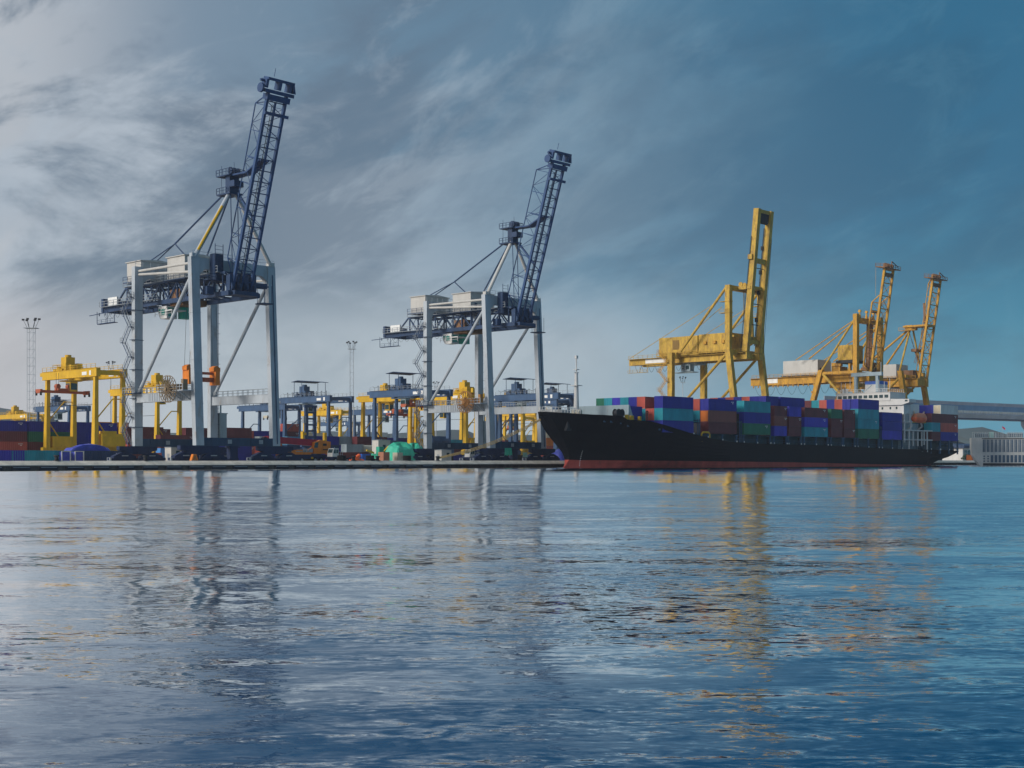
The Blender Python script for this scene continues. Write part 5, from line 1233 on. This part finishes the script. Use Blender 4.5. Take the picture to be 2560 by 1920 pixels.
# ------------------------------------------------------------------ quay furniture
M_FEND = paint('fender_black', (0.010, 0.014, 0.028), 0.7, 0.3, 1.0)
def make_fender():
    r = thing('quay_fender', 'black fender panel with a pale rubbing strip on the quay wall', 'fender', (0, 0, 0), QA, 'fender panels along the quay wall')
    g = MB(); g.prism([(-0.0, -0.6), (-0.34, -0.5), (-0.34, 0.72), (0.0, 0.82)], 'x', 0, 3.2); g.build('panel', M_FEND, r)
    g = MB(); g.box(0.15, 3.05, -0.42, -0.35, 0.50, 0.60); g.build('rubbing_strip', M_RAIL, r); return r
f0 = make_fender()
for i, t in enumerate([-54+i*4.9 for i in range(23)]):
    o = f0 if i == 0 else copy_tree(f0); o.location = W(t, -5.36, 0)
def make_bollard():
    r = thing('bollard', 'dark iron mooring bollard on the quay edge', 'bollard', (0, 0, 0), QA, 'mooring bollards on the quay edge')
    g = MB(); g.tube((0, 0, 0), (0, 0, 0.75), 0.36, 14, 0.30); g.tube((0, 0, 0), (0, 0, 0.08), 0.6, 14); g.build('post', M_DARK, r)
    g = MB(); g.tube((0, 0, 0.75), (0, 0, 1.0), 0.52, 14, 0.42); g.tube((0, 0, 0.65), (0, 0, 0.75), 0.34, 14, 0.52); g.build('cap', M_DARK, r); return r
b0 = make_bollard()
for i, t in enumerate((-30.3, -13.0, 36.2, 42.8, 60.4, 104.5)):
    o = b0 if i == 0 else copy_tree(b0); o.location = W(t, -3.6, 1.66)
def make_tyre_fender(lab, t):
    r = thing('tyre_fender', lab, 'tyre fender', W(t, -3.2, 1.66), QA, 'black tyre fenders lying on the quay')
    g = MB()
    for k in range(4): g.ring((0, 0, 0.14+k*0.27), 0.78, 0.16, 'z', 22, 8)
    g.build('tyre', M_RUBBER, r, smooth=True)
    g = MB(); g.tube((-0.1, 0, 0), (-0.1, 0, 1.0), 0.12, 8); g.box(-1.3, 1.4, -0.4, 0.4, 0.0, 0.06); g.build('chain', M_DARK, r)
make_tyre_fender('black tyre fender stack in front of the lone maroon box', 33.3)
make_tyre_fender('black tyre fender stack in front of the orange floats', 41.0)
make_tyre_fender('black tyre fender stack in front of the cream crate', 51.6)
# A-shaped yellow wheel chock
r = thing('rail_stop', 'yellow trapezoid rail stop beside the striped crane waterside bogie', 'rail stop', W(-1.7, -2.1, DECK), QA)
g = MB(); g.prism([(-0.75, 0.55), (0.75, 0.55), (0.32, 1.75), (-0.32, 1.75)], 'y', -0.35, 0.35); g.build('block', M_ORANGE, r)
g = MB(); g.prism([(-0.38, 0.75), (0.38, 0.75), (0.14, 1.5), (-0.14, 1.5)], 'y', -0.40, -0.36); g.build('plate', M_RUST, r)
g = MB(); g.box(-0.9, 0.9, -0.5, 0.5, 0.01, 0.55); g.build('base', M_DARK, r)
def hut(lab, loc, w, d, h, mat, wx, cat='cabin'):
    r = thing('site_cabin', lab, cat, loc); g = MB(); g.box(0, w, 0, d, 0.1, h); g.build('wall', mat, r)
    g = MB(); g.prism([(-0.1, h), (w+0.1, h), (w+0.1, h+0.10), (w/2, h+0.22), (-0.1, h+0.10)], 'y', -0.1, d+0.1); g.build('roof', M_RAIL, r)
    g = MB(); g.box(wx, wx+0.9, -0.04, -0.005, h*0.5, h*0.8); g.build('window', M_GLASS, r)
    g = MB(); g.box(-0.03, -0.004, d*0.3, d*0.3+0.8, 0.15, 2.0); g.build('door', M_RAIL, r)
hut('pale grey cabin with a dark window between the striped crane bogies', W(14.0, 30, DECK), 2.6, 2.4, 3.3, M_HOUSE, 1.2)
hut('grey-white cabin behind the mooring ropes near the white-cabbed tractor', W(78.6, 14, DECK), 3.3, 2.4, 3.0, M_HOUSE, 1.7)
hut('white cabin with a dark window behind the green tarpaulin heaps', W(77.8, 36, DECK), 4.0, 2.4, 5.6, M_HOUSE, 1.5)
def crate(lab, loc, w, d, h, mat, foot):
    r = thing('crate', lab, 'crate', loc); g = MB(); g.box(0, w, 0, d, 0.35, h)
    for x in (0.02, w-0.10): g.box(x, x+0.08, -0.04, -0.005, 0.4, h-0.05)
    g.build('body', mat, r); g = MB()
    for x in (0.05, w-0.35): g.box(x, x+0.3, 0.02, d-0.02, 0.01, 0.34)
    g.build('skid', foot, r)
crate('salmon-coloured crate on red skids in front of the excavator', W(61.8, 16, DECK), 1.9, 1.8, 2.5, paint('salmon_crate', (0.42, 0.18, 0.11), 0.7), M_SPR)
crate('cream crate standing in front of the green tarpaulin heap', W(66.1, 16, DECK), 1.75, 1.6, 2.4, M_TANK, M_TANK)
crate('pink-red crate beside the striped crane landside bogie', W(11.6, 33, DECK), 2.0, 1.8, 2.2, paint('pink_crate', (0.45, 0.12, 0.11), 0.6), M_DARK)
crate('light blue crate between the pink crate and the grey cabin', W(13.9, 34, DECK), 1.9, 1.8, 3.2, paint('lightblue_crate', (0.07, 0.24, 0.55), 0.6), M_BLUET)
crate('bright blue crate left of the green excavator', W(77.6, 42, DECK), 2.6, 1.8, 2.2, paint('bright_blue_crate', (0.02, 0.12, 0.50), 0.6), M_DARK)
# floats heaped on a pallet
for i, (x, y, z, ry, L, lab) in enumerate(((0, 0, 0.5, 0.1, 2.4, 'lowest left orange float of the heap behind the tyre fender'), (2.4, 0.4, 0.5, -0.1, 2.2, 'lowest right orange float of the heap behind the tyre fender'), (1.2, 0.2, 1.3, 0.5, 2.0, 'tilted top orange float of the heap behind the tyre fender'))):
    g = MB(); d = Vector((math.cos(ry), 0, math.sin(ry)))*L/2
    g.tube(-d, d, 0.48, 12); g.tube(-d*1.25, -d, 0.16, 12, 0.48); g.tube(d, d*1.25, 0.48, 12, 0.16)
    single(g, 'float', lab, 'float', M_LIFE, W(68.8+x, 35+y, DECK+z), QA, 'orange floats heaped on the quay')
def tank(lab, loc):
    r = thing('tank_container', lab, 'tank container', loc, QA, 'cream tank containers in the yard')
    g = MB(); g.tube((0.5, 1.2, 1.3), (5.5, 1.2, 1.3), 1.12, 20); g.tube((0.3, 1.2, 1.3), (0.5, 1.2, 1.3), 0.8, 20, 1.12); g.tube((5.5, 1.2, 1.3), (5.75, 1.2, 1.3), 1.12, 20, 0.8); g.build('tank', M_TANK, r)
    g = MB()
    for x in (0, 5.9):
        for y in (0, 2.28): g.box(x, x+0.14, y, y+0.14, 0, 2.59)
        for z in (0, 2.45): g.box(x+0.01, x+0.13, 0.14, 2.28, z, z+0.14)
    for y in (0, 2.28): g.box(0.14, 5.9, y+0.01, y+0.13, 0.01, 0.13)
    g.build('frame', M_RAIL, r)
tank('cream tank container on the second tier beside the grey-topped stack', W(123.0, 98, DECK+5.2))
tank('cream tank container on the lower stack above the orange floats', W(110.6, 80, DECK+2.6))
container(123.0, 98, DECK+0.02, 6.06, 'blue', 'blue container, bottom of the pile under the upper tank container', 'containers stacked in the yard', True, 'door')
container(123.0, 98, DECK+2.62, 6.06, 'maroon', 'maroon container directly under the upper tank container', 'containers stacked in the yard', True, 'door')
container(110.6, 80, DECK+0.02, 6.06, 'maroon', 'maroon container directly under the lower tank container', 'containers stacked in the yard', True, 'door')

# ------------------------------------------------------------------ vehicles
def wheels(r, xs, y0, y1, rad, w=0.45):
    for x in xs:
        for y in (y0, y1):
            g = MB(); g.tube((x, y, rad), (x, y+w, rad), rad, 18); o = g.build('wheel', M_RUBBER, r)
            h = MB(); yy = y-0.02 if y == y0 else y+w+0.02; h.tube((x, yy, rad), (x, yy+(0.03 if y == y0 else -0.03), rad), rad*0.55, 14); h.build('rim', M_RAIL, o)
r = thing('mobile_crane', 'orange mobile crane with long crimson telescopic boom folded to the left', 'mobile crane', W(28.6, 9, DECK))
g = MB(); g.box(0.6, 11.6, 0, 2.6, 0.9, 1.8); g.build('carrier', M_BOGIE, r)
wheels(r, (2.4, 4.0, 7.6, 9.2), 0.0, 2.15, 0.62)
g = MB(); g.prism([(0.1, 1.3), (1.6, 1.3), (1.6, 3.5), (0.2, 3.5), (-0.1, 2.2)], 'y', 0.05, 1.6); cb = g.build('driver_cab', M_ORANGE, r)
g = MB(); g.prism([(0.2, 2.3), (1.2, 2.3), (1.2, 3.2), (0.32, 3.2)], 'y', 0.0, 0.045); g.build('window', M_GLASS, cb)
g = MB(); g.box(1.7, 4.2, 0.05, 2.5, 1.8, 2.8); g.box(4.4, 6.6, 0.2, 2.4, 1.8, 2.3); dk = g.build('deck_box', M_ORANGE, r)
g = MB()
for k, x in enumerate((4.5, 5.2, 6.0, 6.6)): g.box(x, x+0.5, 0.3, 1.2, 2.3, 2.7+(k % 2)*0.4)
g.box(2.4, 4.0, -0.01, 0.045, 2.4, 2.55); g.build('deck_gear', M_RAIL, r)
g = MB(); g.prism([(7.4, 2.0), (11.8, 2.0), (12.0, 4.6), (9.2, 5.0), (8.6, 4.8), (8.4, 3.4), (7.4, 3.0)], 'y', 0.2, 2.4); sl = g.build('slewing_body', M_ORANGE, r)
g = MB(); g.prism([(7.2, 3.0), (8.5, 3.0), (8.8, 4.7), (7.5, 4.5)], 'y', 0.15, 1.0); oc = g.build('operator_cab', M_ORANGE, r)
g = MB(); g.prism([(7.35, 3.3), (8.3, 3.3), (8.5, 4.5), (7.6, 4.35)], 'y', 0.10, 0.145); g.build('window', M_GLASS, oc)
g = MB(); g.box(9.8, 10.8, 0.14, 0.19, 3.7, 4.2); g.box(9.8, 11.6, 0.14, 0.19, 2.8, 3.0); g.build('grille', M_DARK, sl)
g = MB(); g.beam((9.4, 1.5, 4.3), (-4.2, 1.5, 5.0), 1.1, 1.35); g.beam((-4.2, 1.5, 5.0), (-4.9, 1.5, 5.03), 0.8, 1.0); bm = g.build('boom', M_REDBOOM, r)
g = MB(); g.tube((-4.8, 1.0, 5.1), (-4.8, 2.0, 5.1), 0.4, 12); g.build('sheave', M_DARK, bm)
g = MB()
for x in (1.9, 6.4, 10.4): g.box(x, x+0.5, -0.15, 2.75, 0.9, 1.3)
g.build('outrigger', M_RTG, r)
def tractor(lab, t, v, rz=QA, mat=M_WHITE, flip=False):
    r = thing('terminal_tractor', lab, 'tractor', W(t, v, DECK), rz, 'white-cabbed terminal tractors')
    g = MB(); g.box(0, 5.4, 0.3, 2.2, 0.75, 1.15); g.box(0.0, 1.9, 0.2, 2.3, 0.7, 1.35); g.build('chassis', M_BOGIE, r)
    g = MB(); g.prism([(0.1, 1.36), (1.8, 1.36), (1.8, 3.15), (0.5, 3.15), (0.15, 2.2)], 'y', 0.15, 1.9); cb = g.build('cab', mat, r)
    g = MB(); g.prism([(0.42, 2.05), (1.0, 2.05), (1.0, 2.95), (0.62, 2.95)], 'y', 0.09, 0.14); g.box(1.15, 1.65, 0.09, 0.14, 2.1, 2.9)
    g.hexa([(0.10, 0.3, 2.2), (0.14, 0.3, 2.2), (0.14, 1.75, 2.2), (0.10, 1.75, 2.2)], [(0.42, 0.3, 3.0), (0.46, 0.3, 3.0), (0.46, 1.75, 3.0), (0.42, 1.75, 3.0)]); g.build('window', M_GLASS, cb)
    g = MB(); g.rail([(1.9, 0.3, 1.15), (3.0, 0.3, 1.15)], 1.3, 0.04, 0.6); g.tube((2.1, 1.9, 1.1), (2.1, 1.9, 3.4), 0.08, 8); g.build('handrail', M_RAIL, r)
    wheels(r, (1.0, 4.2), 0.15, 1.9, 0.52, 0.45); return r
tractor('white-cabbed tractor in front of the orange mobile crane', 37.6, 5.0, QA+math.pi*0.0)
tractor('white-cabbed terminal tractor beside the mooring ropes', 82.2, 8, QA)
tractor('white-cabbed terminal tractor next to the second crane waterside bogie', 87.0, 8.4, QA)
# excavator
r = thing('excavator', 'green and yellow excavator left of the green tarpaulin heaps', 'excavator', W(70.4, 28, DECK))
g = MB(); g.prism([(0, 0.1), (3.6, 0.1), (3.9, 0.5), (3.6, 0.95), (0, 0.95), (-0.3, 0.5)], 'y', 0, 0.6); g.prism([(0, 0.1), (3.6, 0.1), (3.9, 0.5), (3.6, 0.95), (0, 0.95), (-0.3, 0.5)], 'y', 2.0, 2.6); g.build('track', M_RUBBER, r)
g = MB(); g.box(0.2, 3.4, 0.1, 2.5, 1.0, 2.2); g.build('body', paint('excavator_green', (0.03, 0.36, 0.24), 0.5), r)
g = MB(); g.box(0.7, 2.2, 0.05, 1.2, 2.2, 3.9); cb = g.build('cab', paint('excavator_green', (0.03, 0.36, 0.24)), r)
g = MB(); g.box(0.8, 2.1, 0.0, 0.045, 2.6, 3.8); g.build('window', M_TEALGL, cb)
g = MB(); g.beam((3.0, 1.6, 2.0), (5.2, 1.6, 3.9), 0.4, 0.6); g.beam((5.2, 1.6, 3.9), (5.6, 1.6, 2.2), 0.35, 0.5); g.beam((0.3, 1.6, 2.4), (-2.0, 1.6, 3.0), 0.3, 0.4); g.build('arm', M_RTG, r)
g = MB(); g.prism([(5.2, 2.3), (6.2, 2.2), (6.0, 1.2), (5.3, 1.5)], 'y', 1.1, 2.1); g.build('bucket', M_ORANGE, r)
# empty-container stacker with its tall mast
r = thing('mast_stacker', 'dark tall lattice mast stacker with orange arms behind the mobile crane', 'container stacker', W(97.0, 90, DECK))
g = MB(); g.prism([(-1.5, 0.8), (5.0, 0.8), (5.0, 2.6), (3.4, 3.8), (-1.5, 3.8)], 'y', -1.5, 1.5); g.build('body', M_DARK, r)
wheels(r, (-0.4, 3.6), -1.9, 1.4, 0.9, 0.5)
g = MB()
for x in (-0.9, 2.2): g.beam((x, -1.8, 1.0), (x, -1.8, 16.2), 0.9, 0.7)
for i in range(9): g.box(-0.6, 1.9, -2.0, -1.7, 1.8+i*1.75, 2.3+i*1.75)
g.box(-1.6, 2.9, -2.2, -1.4, 15.8, 16.5); g.box(-2.8, 4.6, -2.4, -1.5, 4.4, 6.2); g.build('mast', M_NAVY, r)
g = MB(); g.box(-2.7, -2.1, -2.6, -1.6, 5.4, 8.8); g.box(5.4, 6.1, -2.6, -1.6, 3.4, 8.6); g.box(-2.1, -1.4, -2.6, -1.8, 7.8, 8.5); g.build('spreader_arm', M_RTG, r)
g = MB(); g.box(4.3, 5.4, -2.4, -1.6, 5.0, 5.9); g.box(-2.2, -1.3, -2.4, -1.6, 11.2, 13.2); g.build('side_shift', M_RAIL, r)

# ------------------------------------------------------------------ light masts
def light_mast(lab, t, v, H, w=1.6, lattice=True):
    r = thing('light_mast', lab, 'light mast', W(t, v, DECK), 0.0, 'tall floodlight masts of the port')
    g = MB()
    if lattice:
        for x in (-w/2, w/2):
            for y in (-w/2, w/2): g.beam((x, y, 0), (x, y, H), 0.10)
        n = int(H/2.2)
        for i in range(n):
            z = (i+0.5)*H/n
            for y in (-w/2, w/2): g.beam((-w/2, y, z), (w/2, y, z), 0.055)
            for x in (-w/2, w/2): g.beam((x, -w/2, z), (x, w/2, z), 0.055)
            g.beam((-w/2, w/2, z), (w/2, w/2, z+H/n), 0.05)
    else: g.tube((0, 0, 0), (0, 0, H), 0.28, 10, 0.14)
    g.build('pole', M_MASTG, r)
    g = MB(); g.box(-w*0.8-0.4, w*0.8+0.4, -w*0.8, w*0.8, H, H+0.15); g.build('platform', M_MASTG, r)
    for i in range(6):
        a = 2*math.pi*i/6+0.3; c = (math.cos(a)*(w*0.9+0.6), math.sin(a)*(w*0.9+0.6), H+2.4+0.45*math.sin(a))
        g = MB(); g.beam((c[0]*0.5, c[1]*0.5, H+0.15), c, 0.08); g.box(c[0]-0.30, c[0]+0.30, c[1]-0.2, c[1]+0.2, c[2]-0.2, c[2]+0.25); g.build('lamp', M_DARK, r)
light_mast('lattice floodlight mast at the far left', 29.8, 122, 36.0)
light_mast('floodlight mast between the two blue-grey quay cranes', 160, 143.6, 39.5, 1.2)
light_mast('distant floodlight mast above the nearest yellow gantry', 131.3, 255, 36.5, 1.0, False)
light_mast('distant floodlight mast behind the second crane stairway leg', 318.7, 266.7, 37, 1.0, False)
light_mast('distant floodlight mast behind the box-boom yellow crane', 370, 152.8, 37, 1.0, False)

# ------------------------------------------------------------------ mooring ropes from the bow
bow = Vector(W(ST+2.2, SV+1.2, 11.3)); bol = Vector(W(60.4, -3.6, 2.35))
for k, (dx, lab) in enumerate(((0.0, 'upper mooring rope from the ship bow to the quay bollard'), (0.9, 'middle mooring rope from the ship bow to the quay bollard'), (1.8, 'lowest mooring rope from the ship bow to the quay bollard'))):
    g = MB(); p0 = bow+Vector((0, 0, -0.18*k)); p1 = bol+Vector((0.1*k, 0, -0.12*k)); pts = []
    for i in range(17):
        f = i/16; p = p1.lerp(p0, f); p.z -= (1.1+0.12*k)*math.sin(math.pi*f); pts.append(p)
    g.path(pts, 0.085, 6); o = g.build('mooring_rope', M_ROPE); tag(o, lab, 'rope', 'mooring ropes at the ship bow')

# ------------------------------------------------------------------ right-hand side: white ship, hall, bushes, viaduct
r = thing('white_ship', 'grey-white ship with tall louvred openings at the right edge', 'ship', (152.0, 444.0, 0), R(-15))
M_WSHIP = paint('ship_grey_white', (0.50, 0.50, 0.48), 0.6, 0.2, 0.5, 0.35, rcol=(0.33, 0.31, 0.28))
g = MB(); g.prism([(0, 9.1), (0.0, 6.0), (0.35, 3.4), (1.3, 1.6), (3.2, -0.8), (60, -0.8), (60, 9.1)], 'y', -4, 4); hl = g.build('hull', M_WSHIP, r)
g = MB(); g.box(3.6, 60, -4.05, -4.004, -0.4, 0.75); g.build('waterline_band', M_DARK, hl)
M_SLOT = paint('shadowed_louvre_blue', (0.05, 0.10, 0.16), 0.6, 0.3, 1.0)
for i in range(26):
    x = 3.5+i*1.22
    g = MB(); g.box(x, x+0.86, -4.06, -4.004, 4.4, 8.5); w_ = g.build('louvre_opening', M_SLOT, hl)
    h = MB(); h.box(x+0.38, x+0.48, -4.12, -4.065, 4.4, 8.5); h.build('mullion', M_WSHIP, w_)
    if 1 < i < 11:
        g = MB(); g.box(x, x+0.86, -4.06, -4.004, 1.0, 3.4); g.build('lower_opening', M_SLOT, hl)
    elif i < 14:
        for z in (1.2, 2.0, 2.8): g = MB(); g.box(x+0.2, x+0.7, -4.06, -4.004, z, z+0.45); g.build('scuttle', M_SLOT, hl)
g = MB(); g.box(3.2, 60, -4.25, 4.25, 8.75, 8.95); g.build('rubbing_edge', M_DARK, hl)
for z in (0.6, 1.2, 1.8):
    g = MB(); g.beam((0.2, -3.9, 9.1+z), (59, -3.9, 9.1+z), 0.07); g.build('rail', M_WSHIP, r)
g = MB()
for i in range(50): g.beam((0.3+i*0.8, -3.9, 9.1), (0.3+i*0.8, -3.9, 10.9), 0.06)
g.build('rail_posts', M_WSHIP, r)
for xa, xb in ((1.0, 5.2), (11.2, 16.0)):
    g = MB(); g.box(xa, xb, -3.4, -1.0, 9.1, 10.7); w_ = g.build('deck_house', M_SHIPGREY, r)
    h = MB(); n = int((xb-xa)/0.6)
    for i in range(n): h.box(xa+0.15+i*0.6, xa+0.45+i*0.6, -3.46, -3.405, 9.4, 10.4)
    h.build('window', M_SLOT, w_)
g = MB(); g.box(5.6, 7.0, -3.4, -1.2, 9.1, 11.0); g.build('deck_locker', paint('pale_teal_locker', (0.30, 0.52, 0.50), 0.6), r)
g = MB(); g.tube((9.6, -3, 9.1), (9.6, -3, 12.4), 0.07, 6); g.beam((8.2, -3, 11.7), (11.0, -3, 11.7), 0.07); g.tube((7.6, -3, 9.1), (7.6, -3, 10.6), 0.3, 8, 0.15); g.build('signal_mast', M_MASTG, r)
g = MB(); n = 8; vs = [(9.65+i*0.11, -3-0.08*math.sin(i*0.9), 12.3+z-0.09*i) for z in (0, 0.62) for i in range(n+1)]
g.add(vs, [(i, i+1, n+2+i, n+1+i) for i in range(n)]); fl = g.build('flag', paint('flag_red', (0.55, 0.012, 0.06), 0.7), r); md = fl.modifiers.new('t', 'SOLIDIFY'); md.thickness = 0.03
r = thing('quay_hall', 'low white hall with a dark roof and dark windows behind the ship stern', 'building', W(366, 14, DECK))
g = MB(); g.box(0, 60, 0, 18, 0, 5.4); wl = g.build('wall', M_WHITE, r)
g = MB(); g.prism([(-1, 5.4), (19, 5.4), (19, 6.4), (9, 7.4), (-1, 6.4)], 'x', -1, 61); g.build('roof', M_NAVY, r)
for i in range(8):
    g = MB(); g.box(1.5+i*7, 7.0+i*7, -0.06, -0.005, 2.2, 4.6); w_ = g.build('window', M_GLASS, r); h = MB(); h.box(4.1+i*7, 4.3+i*7, -0.10, -0.065, 2.2, 4.6); h.box(1.5+i*7, 4.0+i*7, -0.10, -0.065, 3.3, 3.45); h.build('frame', M_WHITE, w_)
M_LEAF = paint('bush_leaf', (0.05, 0.13, 0.045), 0.7, 0.4, 0.9, streak=False); M_LEAFY = paint('bush_leaf_yellow', (0.30, 0.26, 0.03), 0.7, 0.4, 0.9, streak=False); M_STEM = paint('bush_stem', (0.10, 0.07, 0.05), 0.8)
def bush(lab, t, v, w, h, mat, seed):
    rr = random.Random(seed); r = thing('bush', lab, 'bush', W(t, v, DECK), 0, 'bushes between the ships')
    g = MB(); clumps = [(rr.gauss(0, w*0.28), rr.gauss(0, w*0.2), h*(0.35+0.5*rr.random()), 0.35+0.5*rr.random()) for _ in range(14)]
    for i in range(1500):
        c = rr.choice(clumps); d = Vector((rr.gauss(0, 1), rr.gauss(0, 1), rr.gauss(0, 0.8))).normalized()*c[3]*rr.random()**0.4
        p = Vector(c[:3])+d; a = Vector((rr.gauss(0, 1), rr.gauss(0, 1), rr.gauss(0, 1))).normalized(); b = a.orthogonal().normalized(); s = 0.08+0.10*rr.random()
        g.add([p-a*s, p+b*s*0.5, p+a*s, p-b*s*0.5], [(0, 1, 2, 3)])
    g.build('foliage', mat, r)
    g = MB()
    for c in clumps: g.tube((0, 0, 0), c[:3], 0.05, 5, 0.02)
    g.build('stem', M_STEM, r)
bush('green bush beside the white ship', 358, 4, 6.0, 4.4, M_LEAF, 5); bush('yellow-green bush above the green one by the white ship', 364, 6, 5.0, 5.6, M_LEAFY, 6)
bush('small green bush behind the red box at the ship stern', 352, 6, 3.6, 3.0, M_LEAF, 7)
container(348.4, -1, DECK+0.02, 6.06, 'maroon', 'maroon container on the quay between the two ship sterns', 'containers stacked in the yard', True, 'door', 'orange')
container(341.6, -1, DECK+0.02, 6.06, 'red', 'red container on the quay just past the black ship stern', 'containers stacked in the yard', True, 'door', 'orange')

p0 = Vector((150, 610, 0)); p1 = Vector((330, 745, 0)); d = (p1-p0).normalized(); ba = math.atan2(d.y, d.x)
r = thing('viaduct', 'elevated road viaduct with noise barrier crossing behind the ships on the right', 'viaduct', (p0.x, p0.y, 0), ba)
Lv = 330
g = MB(); g.prism([(-5, 22.4), (-7, 24.4), (-7, 24.8), (7, 24.8), (7, 24.4), (5, 22.4)], 'x', -20, Lv); g.build('girder', paint('viaduct_haze_grey', (0.34, 0.41, 0.50), 0.8, 0.2, 0.2), r)  # viaduct colours are paled towards blue, painting distance haze into them
g = MB(); g.box(-20, Lv, -5.2, 5.2, 22.0, 22.38); g.build('lower_edge_strip', M_NAVY, r)  # navy strip along the lower edge of the girder
g = MB()
for i in range(150): g.box(-20+i*2.3, -20+i*2.3+1.3, -7.05, -6.7, 24.85, 26.0)
g.box(-20, Lv, -6.66, -6.4, 24.8, 26.0); g.build('parapet', M_WHITE, r)
g = MB(); g.box(-20, Lv, -7.0, -6.75, 26.05, 28.6); g.build('noise_barrier', paint('barrier_haze_blue', (0.14, 0.26, 0.42), 0.6, 0.2, 0.2), r)  # barrier blue lightened as painted haze
g = MB(); g.box(-20, Lv, -7.0, -6.7, 28.62, 30.2); g.build('barrier_top', paint('barrier_grey', (0.34, 0.35, 0.41), 0.7, 0.2, 0.2), r)
for x in (30, 152, 250):
    g = MB(); g.prism([(-4.5, 21.98), (-4.5, 20), (-1.8, 16), (-1.8, 1.4), (1.8, 1.4), (1.8, 16), (4.5, 20), (4.5, 21.98)], 'x', x-2.2, x+2.2); g.build('pier', paint('viaduct_haze_grey', (0.26, 0.33, 0.42)), r)

# ------------------------------------------------------------------ haze over the harbour
def haze():
    g = MB(); g.box(-2300, 2300, -60, 2500, -4, 130)
    m = bpy.data.materials.new('haze'); m.use_nodes = True; nt = m.node_tree; nt.nodes.clear()
    o = nt.nodes.new('ShaderNodeOutputMaterial'); v = nt.nodes.new('ShaderNodeVolumePrincipled')
    v.inputs['Color'].default_value = (0.93, 0.96, 1.0, 1); v.inputs['Density'].default_value = 0.00010; v.inputs['Anisotropy'].default_value = 0.2
    nt.links.new(v.outputs[0], o.inputs['Volume'])
    h = g.build('haze', m); tag(h, 'thin bluish haze over the port', None, None, 'stuff')
haze()
